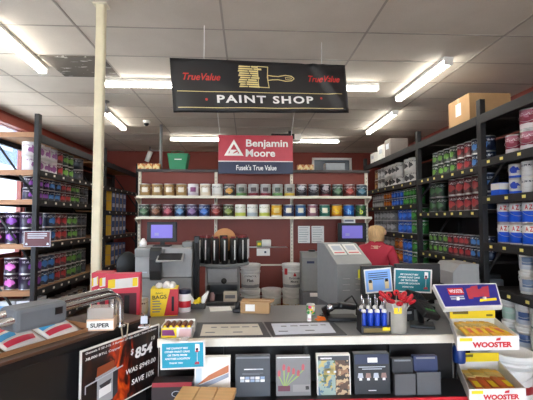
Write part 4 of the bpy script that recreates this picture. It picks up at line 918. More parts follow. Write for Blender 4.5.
desk_mat([(264, 322), (332, 321), (347, 334.5), (273, 336.8)], [(271, 323.6), (328.5, 322.4), (336, 332.6), (275.5, 334.8)], mat('bluish_insert', (206, 212, 226), .5), 'black counter mat with bluish paper insert, the right one', MK)
# things along the back of the counter
def pbox(p, s): return thing
p = onc(256, 314)
t = thing('cardboard_box', 'small brown cardboard box at the middle of the counter', 'box', (p.x, p.y + .07, CT), -.12)
MB().box((0, 0, .036), (.185, .12, .072), CARD, None, .002).build('carton', t); MB().box((-.03, -.0605, .036), (.06, .002, .042), PAPER).build('label', t); MB().box((0, -.0, .0725), (.185, .03, .001), mat('packing_tape', (196, 160, 116), .3)).build('tape', t)
MB().box((.1, .01, .066), (.04, .1, .004), CARD, (0, -.35, 0)).build('flap', t)
p0, p1 = onc(207, 312), onc(233, 307)
t = MB().box((0, 0, .0015), (p1.x - p0.x - .02, .12, .003), PAPER).build('paper_sheet', loc=((p0.x + p1.x) / 2, (p0.y + p1.y) / 2 + .01, CT), rot=(0, 0, .15)); tag(t, 'blank white paper lying left of the small cardboard box', 'paper')
p = onc(237.5, 313)
t = thing('tape_dispenser', 'black roll dispenser between the white paper and the cardboard box', 'tape dispenser', (p.x, p.y + .03, CT))
MB().box((0, 0, .012), (.065, .06, .024), BLACK, None, .006).build('base', t); MB().cyl((0, 0, .04), .024, .03, DARK, 'X').build('roll', t)
p = onc(198, 309)
t = thing('plush_flower', 'white and yellow leafy trinket left of the white paper', 'ornament', (p.x, p.y + .03, CT))
MB().box((0, 0, .02), (.1, .07, .04), mat('dark_tray', (50, 50, 46), .5), None, .006).build('base', t)
for k, (dx, h, cc) in enumerate(((-.035, .06, WHITE), (.0, .045, YEL), (.03, .085, WHITE), (-.015, .03, YEL))):
    MB().tube([(dx, -.02, .03), (dx * 1.3, -.025, .03 + h * .5), (dx * 1.9 + .01, -.02, .03 + h)], [.012, .018, .006], cc, 8).build('petal', t)
# BAGS box
p = onc(162.5, 316.5)
t = thing('bag_box', 'yellow and red dispenser box lettered BAGS on the counter', 'box', (p.x, p.y + .07, CT), .12); w, d, h = .165, .13, .168
MB().box((0, 0, h / 2), (w, d, h), YEL, None, .002).build('carton', t)
m = MB(); m.flat([(.0, .004), (w / 2, .004), (w / 2, h - .004), (.035, h - .004)], RED, -d / 2 - .0005); m.flat([(-w / 2, .13), (w / 2, .13), (w / 2, .15), (-w / 2, .15)], RED, -d / 2 - .0004) if False else None; m.build('red_print', t)
MB().box((w / 2 + .0008, 0, h / 2), (.0015, d - .002, h - .003), RED).build('red_side', t)
text('BAGS', .085, .024, TEXTK, t, (-.028, -d / 2 - .002, .118), (0, -.06, 0), offset=.02); text('BAG', .04, .01, TEXTK, t, (-.03, -d / 2 - .002, .142))
m = MB()
for k in range(5): m.flat([(-.07, .09 - k * .016), (-.025 + .008 * (k % 2), .09 - k * .016), (-.025 + .008 * (k % 2), .096 - k * .016), (-.07, .096 - k * .016)], GREYINK, -d / 2 - .0005)
m.flat([(.045, .03), (.06, .03), (.06, .12), (.045, .12)], DARK, -d / 2 - .0015); m.build('print', t)
m = MB(); r = random.Random(5)
for k in range(9): m.lathe([(0, -.022), (.018, -.012), (.026, 0), (.018, .014), (0, .022)], WHITE, 10, (r.uniform(-.045, .045), r.uniform(-.035, .035), h + .006 + r.uniform(0, .01)), Euler((r.uniform(-.5, .5), r.uniform(-.5, .5), 0)).to_matrix().to_4x4())
m.build('plastic_bags', t)
# paint cans by it
p = onc(139, 316)
o = MB().lathe([(0, 0), (.043, 0), (.045, .002), (.045, .007), (.0435, .009), (.0435, .093), (.045, .095), (.045, .1), (.041, .102), (0, .1)], TIN, 24).build('paint_can', loc=(p.x, p.y + .04, CT), rot=(0, 0, .2))
MB().lathe([(.0438, .011), (.0442, .012), (.0442, .09), (.0438, .091)], label_mat('quart_white', (222, 218, 208), .044, .1, speck=(90, 70, 60), band=(206, 196, 180), bandz=.2), 24).build('label', o); tag(o, 'white quart paint can left of the yellow bags box', 'paint can')
p = onc(180, 313)
o = MB().lathe([(0, 0), (.04, 0), (.041, .003), (.041, .11), (.036, .116), (.036, .12)], WHITE, 22).build('jar', loc=(p.x + .02, p.y + .05, CT))
MB().lathe([(.0415, .03), (.0418, .031), (.0418, .07), (.0415, .071)], RED, 22).build('label', o); MB().lathe([(0, .116), (.04, .116), (.041, .122), (.041, .142), (.038, .145), (0, .145)], mat('navy_lid', (30, 36, 60), .4), 22).build('lid', o); tag(o, 'white jar with red label and dark lid right of the bags box', 'jar')
# red kit boxes at the left
PK = mat('kit_red', (214, 56, 78), .45); KB = mat('kit_dark', (88, 36, 48), .5)
pr = onc(116, 315)
def kit(px, Y, w, h, d, rz, label, z=CT):
    x = at_y(px, 290, Y).x
    t = thing('tool_kit_box', label, 'box', (x, Y, z), rz, 'red kit boxes on the left counter')
    MB().box((0, 0, h / 2), (w, d, h), PK, None, .003).build('carton', t)
    m = MB(); y = -d / 2 - .0003
    m.flat([(-w * .42, h * .70), (w * .44, h * .74), (w * .44, h * .93), (-w * .42, h * .88)], WHITE, y); m.flat([(-w * .42, h * .72), (-w * .22, h * .73), (-w * .22, h * .9), (-w * .42, h * .88)], YEL, y - .0008); m.flat([(w * .28, h * .75), (w * .42, h * .76), (w * .42, h * .92), (w * .28, h * .91)], YEL, y - .0008)
    m.flat([(-w * .4, h * .1), (w * .4, h * .1), (w * .4, h * .62), (-w * .4, h * .62)], KB, y); m.flat([(w * .05, h * .12), (w * .2, h * .12), (w * .2, h * .58), (w * .05, h * .58)], BLACK, y - .0008)
    m.build('front_print', t)
    text('KIT 4', w * .36, h * .085, NAVY, t, (0, y - .003, h * .81), (0, -.05, 0)) if False else None
    mm = MB(); mm.box((-w / 2 - .0008, 0, h * .5), (.0015, d * .5, h * .5), mat('kit_pale', (226, 150, 160), .5)); mm.build('side_print', t)
    return t
kit(124, 2.36, .19, .29, .07, .1, 'red kit box with white and yellow banner behind the chrome rail')
kit(107.5, 2.5, .075, .28, .12, .1, 'red kit box seen edge on beside the bannered one'); kit(97.5, 2.5, .04, .28, .12, .1, 'narrow red kit box nearest the cream post')
p = onc(131, 330)
# candy box on the counter front
P0, P1 = onc(160, 338), onc(189, 338)
t = thing('wafer_box', 'open yellow and purple snack box at the left end of the counter', 'box', ((P0.x + P1.x) / 2 + .01, (P0.y + P1.y) / 2 + .055, CT), .0); w, d, h = (P1.x - P0.x) * 1.08, .11, .068
m = MB(); m.span((-w / 2, -d / 2, 0), (w / 2, -d / 2 + .004, h * .75), WHITE).span((-w / 2, d / 2 - .004, 0), (w / 2, d / 2, h), WHITE).span((-w / 2, -d / 2, 0), (-w / 2 + .004, d / 2, h * .85), WHITE).span((w / 2 - .004, -d / 2, 0), (w / 2, d / 2, h * .85), WHITE).span((-w / 2, -d / 2, 0), (w / 2, d / 2, .003), WHITE).build('tray', t)
m = MB(); y = -d / 2 - .0003
m.flat([(-w * .48, .002), (w * .0, .002), (w * .0, h * .72), (-w * .48, h * .72)], YEL, y); m.flat([(-w * .46, h * .18), (-w * .04, h * .18), (-w * .1, h * .6), (-w * .46, h * .6)], mat('purple_print', (128, 40, 110), .5), y - .0008); m.flat([(w * .06, .006), (w * .46, .006), (w * .46, h * .65), (w * .1, h * .65)], mat('pink_print', (226, 190, 190), .5), y - .0004)
m.build('front_print', t)
for k in range(5):
    o = MB().cyl((0, 0, 0), .0125, .09, mat('brown_wrap', (122, 72, 44), .5), 'Y', None, 12).build('candy_roll', loc=(t.location.x - w * .38 + k * w * .19, t.location.y, CT + .0165 + .035)); MB().cyl((0, -.046, 0), .009, .003, YEL, 'Y', None, 10).build('end_wrap', o)
    tag(o, f'brown wrapped roll in the snack box, {ORD[k]} from left', 'roll', 'rolls in the snack box')
# teal notice
def notice(corners, plane_p, plane_n, label, base, pic):
    P = [at_plane(*q, plane_p, plane_n) for q in corners]; c = sum(P, Vector()) / 4
    ux = ((P[1] - P[0]) + (P[2] - P[3])).normalized(); uz = ((P[0] - P[3]) + (P[1] - P[2])); uy = uz.cross(ux).normalized(); uz = ux.cross(uy)
    w = ((P[1] - P[0]).length + (P[2] - P[3]).length) / 2; h = ((P[0] - P[3]).length + (P[1] - P[2]).length) / 2
    M = Matrix((ux, uy, uz)).transposed()
    t = MB().box((0, 0, 0), (w, .003, h), WHITE).build('notice_card', loc=c); t.rotation_euler = M.to_euler()
    m = MB(); m.flat([(-w * .46, -h * .44), (w * .46, -h * .44), (w * .46, h * .44), (-w * .46, h * .44)], base); m.build('printed_face', t)
    tag(t, label, 'notice'); return t, w, h
n_ = Vector((0, -1, 0))
t, w, h = notice([(160, 342), (206, 340.5), (204.5, 368), (160.5, 370)], Vector((0, 1.9, 0)), n_, 'teal notice with white capitals hanging at the left end of the counter edge', TEAL, 0)
WORDS = ['WE CANNOT MIX', 'OTHER PAINT CANS', 'OR TINTS FROM', 'ANOTHER LOCATION']
def fill_notice(t, w, h, cx, tw, y=-.0026, sc=1.0):
    for k, s in enumerate(WORDS): text(s, tw * w * (.78 if k in (2,) else (.86 if k == 0 else 1)), h * .075, TEXTW, t, (cx * w, y, h * (.26 - k * .125)), shear=.15, offset=.03)
    text('THANK YOU', w * .3, h * .065, TEXTW, t, (cx * w - .03 * w, y, -h * .27), shear=.15, offset=.03)
def can_pic(t, w, h, x):
    m = MB(); m.flat([(x * w - .045 * w, .12 * h), (x * w + .06 * w, .14 * h), (x * w + .055 * w, .38 * h), (x * w - .04 * w, .4 * h)], TEXTW, -.0024); m.flat([(x * w + .03 * w * math.cos(k * .7), .2 * h + .05 * h * math.sin(k * .7)) for k in range(9)], TEXTK, -.0032)
    m.flat([(x * w - .006 * w, -.25 * h), (x * w + .004 * w, -.25 * h), (x * w + .006 * w, .15 * h), (x * w - .0 * w, .15 * h)], TEXTW, -.0024); m.flat([(x * w - .06 * w, -.34 * h), (x * w + .05 * w, -.34 * h), (x * w + .04 * w, -.25 * h), (x * w - .04 * w, -.25 * h)], SIGNRED, -.003); m.flat([(x * w - .04 * w, .1 * h), (x * w + .03 * w, .1 * h), (x * w + .03 * w, .16 * h), (x * w - .03 * w, .16 * h)], SIGNRED, -.0038)
    m.build('can_picture', t)
fill_notice(t, w, h, -.12, .56); can_pic(t, w, h, .32)
MB().box((0, .03, h * .47), (.03, .06, .012), clear('clear_plastic', amount=.6)).build('clip', t)
t.children[-1].scale = (1, 1, 1)

# monitors with notices on their backs
def back_monitor(label, px0, px1, py0, py1, Y, rz=0):
    a, b = at_y(px0, py0, Y), at_y(px1, py1, Y); w, h = b.x - a.x, a.z - b.z; zb = b.z - CT
    t = thing('computer_monitor', label, 'monitor', ((a.x + b.x) / 2, Y, CT), rz)
    MB().box((0, .02, zb + h / 2), (w, .04, h), BLACK, None, .006).build('back_cover', t); MB().box((0, .042, zb + h / 2), (w * .94, .004, h * .9), mat('screen_glass', (10, 10, 14), .15)).build('screen', t)
    MB().box((0, .06, (zb + .06) / 2), (.06, .03, zb + .06), BLACK).build('stand', t); MB().box((0, .06, .009), (.22, .14, .018), BLACK, None, .005).build('foot', t)
    return t
back_monitor('black monitor backed by the pale blue notice beside the grey hood', 361.5, 394.5, 266, 298, 2.62); back_monitor('black monitor backed by the teal notice right of the blue notice', 395.5, 441, 264, 300, 2.64)
BN = mat('pale_blue_print2', (130, 176, 236), .5)
t, w, h = notice([(364, 269.5), (391, 267.5), (392.5, 291), (365.5, 294)], Vector((0, 2.613, 0)), n_, 'pale blue notice with two can pictures taped to a monitor', BN, 0)
m = MB()
for k in range(4): m.flat([(-w * (.36 - .04 * (k == 3) * 4), h * (.3 - k * .085)), (w * (.36 - .04 * (k == 3) * 4), h * (.3 - k * .085)), (w * (.36 - .16 * (k == 3)), h * (.33 - k * .085)), (-w * (.36 - .16 * (k == 3)), h * (.33 - k * .085))], NAVY, -.0024)
m.build('print', t)
for s in (-1, 1):
    m = MB(); m.flat([(s * w * .3 - w * .07, -h * .36), (s * w * .3 + w * .07, -h * .36), (s * w * .3 + w * .08, -h * .0), (s * w * .3 - w * .08, -h * .0)], mat('cream_print', (226, 206, 160), .5), -.0024); m.flat([(s * w * .3 - w * .06, -h * .07), (s * w * .3 + w * .06, -h * .07), (s * w * .3 + w * .05, h * .06), (s * w * .3 - w * .05, h * .06)], DARK, -.003); m.build('can_picture', t)
t, w, h = notice([(394.5, 268.5), (432.5, 269.5), (431, 293.5), (393, 291.5)], Vector((0, 2.633, 0)), n_, 'teal notice with white capitals taped to the right monitor', mat('teal_print2', (20, 120, 132), .5), 0)
fill_notice(t, w, h, -.1, .56); can_pic(t, w, h, .34)
# black cradle and cords before the hood
p = onc(340, 322)
t = thing('scanner_cradle', 'black handset cradle with coiled cord in front of the grey hood', 'scanner', (p.x, p.y + .05, CT))
MB().box((.02, 0, .012), (.18, .11, .024), BLACK, None, .006).build('base', t); MB().tube([(-.06, .02, .02), (-.08, .01, .06), (-.04, -.01, .085), (.03, .0, .08)], .02, BLACK).build('arm', t); MB().box((.05, -.0, .082), (.11, .06, .035), BLACK, (0, .15, .2), .012).build('handset', t)
MB().lathe([(0, -.014), (.02, -.014), (.02, .014), (0, .016)], CHROME, 16, (-.05, -.015, .075), Matrix.Rotation(PI / 2, 4, 'X')).build('knob', t)
MB().tube([(-.1 + .09 * k / 40 + .012 * math.cos(k * .9), .03 + .012 * math.sin(k * .9), .016 + .05 * k / 40) for k in range(41)], .004, BLACK, 5).build('coiled_cord', t)
MB().tube([(.05, .04, .1), (.1, .06, .13), (.13, .06, .08), (.12, .03, .02)], .006, BLACK, 6).build('cord', t)
# little tins
p = onc(311.5, 315.5)
o = MB().lathe([(0, 0), (.026, 0), (.027, .002), (.027, .064), (.025, .066), (0, .065)], TIN, 20).build('sample_can', loc=(p.x, p.y + .03, CT)); MB().lathe([(.0273, .006), (.0276, .007), (.0276, .058), (.0273, .059)], patch_mat('multicolour', (226, 226, 210), ((226, 60, 120), (230, 200, 40), (60, 160, 90)), 40), 20).build('label', o); tag(o, 'small multicoloured sample tin right of the cardboard box', 'paint can')
p = onc(309.5, 322); t = MB().box((0, 0, .02), (.024, .02, .04), WHITE, None, .003).build('eraser_block', loc=(p.x, p.y + .012, CT)); MB().box((0, -.0105, .016), (.018, .001, .012), mat('pink_print', (226, 190, 190), .5)).build('label', t); tag(t, 'tiny white block in front of the multicoloured tin', 'block')
p = onc(321, 321)
m = MB(); m.box((0, 0, .004), (.055, .04, .008), mat('orange_foam', (240, 122, 40), .6), (0, 0, .3), .002); m.box((.006, .006, .014), (.04, .034, .012), mat('orange_foam', (240, 122, 40), .6), (0, .25, .6), .003); tag(m.build('sponge', loc=(p.x, p.y + .02, CT)), 'crumpled orange cloth piece beside the small sample tin', 'cloth')
# blue screwdrivers in a stand
P0, P1 = onc(362, 334.5), onc(391, 333.5); cx, cyy = (P0.x + P1.x) / 2, (P0.y + P1.y) / 2 + .05; w = P1.x - P0.x
t = thing('tool_stand', 'black counter stand holding blue handled tools', 'stand', (cx, cyy, CT))
MB().box((0, 0, .006), (w, .1, .012), BLACK).build('base', t); MB().prism([(-.05, 0), (-.046, .036), (-.03, .036), (-.02, 0)], BLACK, -w / 2, w / 2, 'yz').build('front_lip', t)
m = MB(); m.box((0, -.0495, .018), (w * .86, .003, .022), mat('gold_label', (128, 112, 70), .4), (.1, 0, 0)); m.box((w * .33, -.052, .026), (w * .25, .003, .016), YEL, (.1, 0, 0)); m.build('label', t)
for s in (-1, 1): MB().box((s * (w / 2 - .003), 0, .06), (.005, .09, .1), BLACK).build('side_panel', t)
for r in range(2):
    for k in range(4):
        o = thing('putty_tool', f'blue handled tool with metal shaft, {ORD[k]} from left in the {("front", "rear")[r]} row', 'tool', (cx - w * .36 + k * w * .235, cyy - .012 + r * .034, CT + .0125), 0, 'blue handled tools in the stand')
        z = .0 + r * .012
        MB().lathe([(0, z), (.012, z), (.0145, z + .012), (.013, z + .045), (.015, z + .075), (.011, z + .092), (0, z + .092)], BLUE, 14).build('handle', o)
        MB().lathe([(0, z + .092), (.013, z + .09), (.014, z + .1), (.008, z + .108), (0, z + .108)], WHITE, 12).build('collar', o); MB().lathe([(0, z + .1), (.0035, z + .1), (.0035, z + .165), (0, z + .168)], CHROME, 8).build('shaft', o)
# silver bucket of red-handled openers
p = onc(400.5, 334.5); cx, cyy = p.x, p.y + .056
t = MB().lathe([(0, 0), (.05, 0), (.0515, .003), (.0555, .15), (.057, .153), (.0555, .156), (.0535, .15), (.0495, .006), (0, .006)], mat('galvanised', (200, 196, 186), .32, .35, .15), 28).build('metal_pail', loc=(cx, cyy, CT)); m = MB(); m.box((-.012, -.056, .122), (.042, .003, .03), YEL); m.build('price_tag', t); tag(t, 'small silver pail with yellow price tag holding red handled openers', 'pail')
r = random.Random(11)
for k in range(20):
    q = k * 2.4; rr = .012 + .032 * (k % 4) / 3.2; x, y = rr * math.cos(q), rr * math.sin(q); tx, ty = math.cos(q) * (.25 + rr * 14), math.sin(q) * (.25 + rr * 10)
    o = thing('can_opener', f'red handled opener standing in the silver pail, {ORD[k]} round the bunch', 'opener', (cx + x * .6, cyy + y * .6, CT + .02), 0, 'red handled openers in the silver pail')
    top = Vector((tx * .075 + x * .3, ty * .06 + y * .3, .135 + .012 * (k % 3)))
    MB().tube([(0, 0, 0), (top.x * .3, top.y * .3, .07), tuple(top)], .003, TIN, 6).build('shaft', o)
    a = Vector((-math.sin(q), math.cos(q), 0)); d = Vector((tx, ty, .5)).normalized()
    MB().tube([tuple(top + d * (.016 - .016 * math.cos(u)) + a * .012 * math.sin(u)) for u in [2 * PI * j / 10 for j in range(11)]], .0065, RED, 8).build('handle', o)
# card terminal
p = onc(430, 331)
t = thing('card_terminal', 'black payment terminal tilted on a stand at the right end of the counter', 'card terminal', (p.x, p.y + .1, CT), -.35)
MB().box((0, 0, .008), (.13, .12, .016), BLACK, None, .004).build('base', t); MB().tube([(0, .02, .01), (-.01, .025, .09), (0, .01, .13)], .018, BLACK).build('stand', t)
g = thing
b = MB().box((0, 0, 0), (.12, .2, .036), BLACK, None, .01).build('body', t, loc=(.0, -.03, .125), rot=(.55, .28, .75))
MB().box((0, .045, .017), (.075, .055, .002), mat('lcd_dark', (40, 48, 50), .15)).build('display', b)
for i in range(4):
    for j in range(3): MB().box((-.026 + j * .026, -.002 - i * .02, .0175), (.018, .013, .004), (DARK if (i < 3) else mat('green_key', (60, 140, 60), .5)), None, .001).build('key', b)
MB().tube([(.03, .04, .02), (.07, .06, .05), (.06, .05, .1), (.02, .04, .11)], .005, BLACK, 6).build('cord', t)
t = thing('label_gun', 'black pricing device lying between the silver pail and the payment terminal', 'device', (onc(411, 324).x, onc(411, 324).y + .1, CT)); MB().box((0, 0, .04), (.07, .12, .08), DARK, (0, 0, .2), .015).build('body', t); MB().box((0, -.05, .055), (.04, .03, .015), LGREY, (0, 0, .2), .003).build('front_plate', t); MB().tube([(0, .0, .08), (.02, -.01, .115), (.05, -.01, .1)], .01, BLACK).build('handle', t)

# ------------------------------------------------------------------ brochures under the counter
def holder(px0, px1, py0, label, facefn, hgt, Y=1.94, lean=.08, edge=BLACK, name='brochure_holder', tk=.03, cat='brochures'):
    a, b = at_y(px0, py0, Y), at_y(px1, py0, Y); w = b.x - a.x; h = min(hgt, a.z - RZ - .001)
    t = thing(name, label, cat, ((a.x + b.x) / 2, Y - .02, RZ + .001))
    body = MB().prism([(0, 0), (tk, 0), (tk + lean * h, h), (lean * h, h)], edge, -w / 2, w / 2, 'yz').build('brochure_stack', t)
    f = facefn(w, h, t, lean); return t
def face(t, w, h, lean, polys, name='cover_print', y=-.0006):
    if name == 'cover_panels':
        for q in polys: face(t, w, h, lean, [q], 'cover_panel', y)
        return
    m = MB()
    for P, q in polys: m.flat(P, q, y)
    o = m.build(name, t)
    for v in o.data.vertices: v.co.y += lean * v.co.z
    return o
def rect(x0, z0, x1, z1): return [(x0, z0), (x1, z0), (x1, z1), (x0, z1)]
def f_wood(w, h, t, l):
    face(t, w, h, l, [(rect(-w * .48, 0, w * .48, h * .98), PAPER)])
    face(t, w, h, l, [([(-w * .45, h * .3), (w * .45, h * .62), (w * .45, h * .8), (-w * .1, h * .55)], mat('hand_print', (196, 120, 80), .5)), ([(-w * .45, h * .15), (w * .45, h * .5), (w * .45, h * .6), (-w * .45, h * .28)], mat('steel_print', (150, 160, 176), .5)), (rect(-w * .46, 0, w * .46, h * .12), mat('teal_pale', (120, 160, 190), .5)), (rect(-w * .46, h * .3, -w * .3, h * .95), mat('sky_pale', (200, 216, 226), .5))], 'cover_picture', -.0014)
def f_black(w, h, t, l):
    face(t, w, h, l, [(rect(-w * .48, h * .94, w * .48, h * .98), GREYINK)])
    face(t, w, h, l, [(rect(-w * .25, h * .66, w * .1, h * .685), TEXTW), (rect(w * .0, h * .66, w * .3, h * .685), PALEINK), (rect(-w * .3, h * .57, w * .3, h * .58), GREYINK), (rect(-w * .3, h * .54, w * .2, h * .55), GREYINK)], 'cover_lettering')
    P = []
    for r in range(2):
        for k in range(5): P.append((rect(-w * .36 + k * w * .145, h * (.36 + .07 * r), -w * .24 + k * w * .145, h * (.42 + .07 * r)), (PALEINK, TEXTW, mat('blue_grey', (150, 170, 200), .5))[(k + r) % 3]))
    face(t, w, h, l, P, 'swatch_picture', -.0008)
def f_flower(w, h, t, l):
    face(t, w, h, l, [(rect(-w * .49, h * .97, w * .49, h * .995), TEXTW), (rect(-w * .02, h * .1, w * .48, h * .28), mat('mid_print', (150, 146, 144), .5)), (rect(w * .35, h * .15, w * .45, h * .24), DARK), (rect(-w * .45, h * .12, -w * .1, h * .26), mat('wine_print', (112, 60, 74), .5))], 'cover_panels')
    P = []
    for k in range(6):
        x0, x1 = -w * (.3 - .02 * k), -w * .42 + w * .14 * k; z1 = h * (.5 + .05 * ((k * 3) % 4)); P.append(([(x0, h * .26), (x0 + .004, h * .26), (x1 + .004, z1), (x1 - .002, z1)], mat('stem_print', (150, 176, 96), .5))); P.append(([(x1 - .006, z1), (x1 + .006, z1), (x1 + .008, z1 + .022), (x1, z1 + .03), (x1 - .006, z1 + .02)], mat('petal_print', (190, 90, 96), .5)))
    face(t, w, h, l, P, 'tulip_picture', -.0014)
def f_garden(w, h, t, l):
    face(t, w, h, l, [(rect(-w * .5, 0, w * .5, h), PAPER)])
    q = patch_mat('garden_left', (150, 170, 160), ((96, 110, 70), (196, 176, 110), (90, 120, 140)), 20); q2 = patch_mat('garden_right', (90, 66, 50), ((150, 110, 80), (60, 52, 46), (196, 170, 130)), 24)
    face(t, w, h, l, [(rect(-w * .47, 0, w * .05, h * .93), q), (rect(w * .05, 0, w * .47, h * .93), q2), (rect(-w * .3, h * .5, w * .05, h * .66), mat('gold_print', (222, 196, 110), .5)) ], 'cover_picture', -.0012)
    face(t, w, h, l, [(rect(-w * .47, h * .86, w * .47, h * .97), mat('charcoal_print', (70, 72, 76), .5)), (rect(-w * .4, h * .89, -w * .05, h * .93), TEXTW), (rect(-w * .2, h * .55, -w * .12, h * .6), TEXTW), (rect(w * .0, h * .55, w * .07, h * .6), TEXTW)], 'cover_lettering', -.002)
def f_navy(w, h, t, l):
    face(t, w, h, l, [(rect(-w * .48, h * .74, w * .48, h * .98), NAVY)], 'top_band')
    face(t, w, h, l, [(rect(-w * .12, h * .78, w * .16, h * .9), TEXTW), (rect(-w * .38, h * .66, w * .38, h * .68), PALEINK), (rect(-w * .28, h * .61, w * .28, h * .63), PALEINK), (rect(-w * .12, h * .08, w * .1, h * .1), TEXTW)], 'cover_lettering', -.0014)
    P = []
    for k in range(4): x = -w * .33 + k * w * .22; P.append(([(x - w * .08, h * .4), (x + w * .08, h * .4), (x + w * .06, h * .52), (x - w * .06, h * .52)], (PALEINK, mat('mix_print', (150, 120, 110), .5))[k % 2])); P.append((rect(x - w * .04, h * .34, x + w * .04, h * .4), TEXTW))
    face(t, w, h, l, P, 'lamp_picture', -.0014)
def f_dark(w, h, t, l):
    m = MB().span((-w / 2, -.02, 0), (w / 2, -.018, h * .62), clear('smoked_acrylic', (150, 152, 156), .6)); m.span((-w / 2, -.02, 0), (-w / 2 + .002, .03, h * .62), clear('smoked_acrylic', (150, 152, 156), .6)); m.span((w / 2 - .002, -.02, 0), (w / 2, .03, h * .62), clear('smoked_acrylic', (150, 152, 156), .6)); m.build('acrylic_pocket', t)
    face(t, w, h, l, [(rect(-w * .4, h * .93, w * .4, h * .98), GREYINK)])
def f_navy2(w, h, t, l):
    f_dark(w, h, t, l)
    face(t, w, h, l, [(rect(-w * .3, h * .5 - k * h * .06, w * (.2 - .1 * (k % 2)), h * .52 - k * h * .06), PALEINK) for k in range(4)] + [(rect(-w * .2, h * .06, w * .25, h * .09), TEXTW)], 'cover_lettering')
holder(195, 230.5, 357, 'white brochure with wood sanding picture under the counter', f_wood, .28, edge=PAPER)
holder(235.5, 270, 356, 'charcoal brochure with paint can swatches, right of the wood one', f_black, .28, edge=mat('charcoal_cover', (64, 68, 74), .4))
holder(276, 310, 356.5, 'grey brochure with tulip picture under the counter', f_flower, .28, edge=mat('grey_cover', (128, 126, 126), .4))
holder(316.5, 349.5, 354.5, 'brochure with a garden and interior photo under the counter', f_garden, .28, edge=PAPER)
holder(353.5, 388.5, 353.5, 'black and navy brochure with row of lamp pictures', f_navy, .28, edge=mat('black_cover', (40, 42, 46), .4), tk=.04)
holder(391.5, 412, 358.5, 'plain dark leaflets in a smoked acrylic pocket', f_dark, .28, edge=mat('dark_leaflet', (48, 50, 54), .5))
holder(413, 436.5, 356, 'navy leaflets in a smoked acrylic pocket, rightmost under the counter', f_navy2, .28, edge=mat('navy_leaflet', (40, 54, 92), .5))
p = at_y(172, 383, 1.88)
t = thing('gift_card_box', 'black and dark red box behind the wooden stool', 'box', (p.x, 1.92, RZ + .001)); w = .185; hh = p.z - RZ
MB().box((0, 0, hh / 2), (w, .08, hh), mat('dark_box', (52, 40, 42), .35), None, .003).build('carton', t); MB().box((0, -.0405, hh * .9), (w * .96, .002, .02), mat('wine_band', (150, 36, 50), .4)).build('red_band', t)
m = MB(); m.flat([(.02 + .022 * math.cos(k * .5), hh * .42 + .014 * math.sin(k * .5)) for k in range(13)], PALEINK, -.0405); m.flat([(.02 + .018 * math.cos(k * .5), hh * .42 + .011 * math.sin(k * .5)) for k in range(13)], BLACK, -.0412); m.build('oval_mark', t)
# stool
t0 = at_z(190, 386, .82); t1 = at_z(236, 389, .82)
sw = (t1.x - t0.x) + .04
t = thing('wooden_stool', 'pale wooden plank stool at the bottom of the picture', 'stool', ((t0.x + t1.x) / 2 - .035, t0.y - .17, 0), -.12)
for k in range(3): MB().box((-sw / 3 + k * sw / 3, 0, .808), (sw / 3 - .003, .32, .024), WOOD, None, .003).build('seat_plank', t)
for sx in (-1, 1):
    for sy in (-1, 1): MB().box((sx * (sw / 2 - .03), sy * .12, .398), (.035, .035, .796), WOOD, None, .003).build('leg', t)
for sy in (-1, 1): MB().box((0, sy * .12, .76), (sw - .08, .02, .05), WOOD).build('rail', t)

# ------------------------------------------------------------------ left counter, angled
LT = 1.09
A, Bp = at_z(0, 363, LT), at_z(149, 316, LT); dv = (Bp - A); L = math.hypot(dv.x, dv.y); ang = math.atan2(dv.y, dv.x)
U = Vector((math.cos(ang), math.sin(ang), 0)); Vv = Vector((-math.sin(ang), math.cos(ang), 0))
t = thing('checkout_counter', 'black checkout counter with brown wooden rim running along the left', 'counter', (A.x, A.y, 0), ang)
MB().span((-.5, .012, 0), (L, .34, LT - .045), mat('black_sheen_laminate', (27, 27, 28), .3)).build('body', t)
MB().span((-.5, .0, LT - .045), (L + .005, .35, LT - .012), BLACK, .003).build('black_top', t); MB().span((-.5, -.006, LT - .012), (L + .01, .05, LT), BROWNWOOD, .003).build('wooden_rim', t)
MB().span((-.5, .05, LT - .014), (L + .005, .35, LT - .004), mat('brown_top', (58, 46, 38), .5)).build('worktop', t)
def LC(u, v, z=LT): return A + U * u + Vv * v + Vector((0, 0, z - LT))
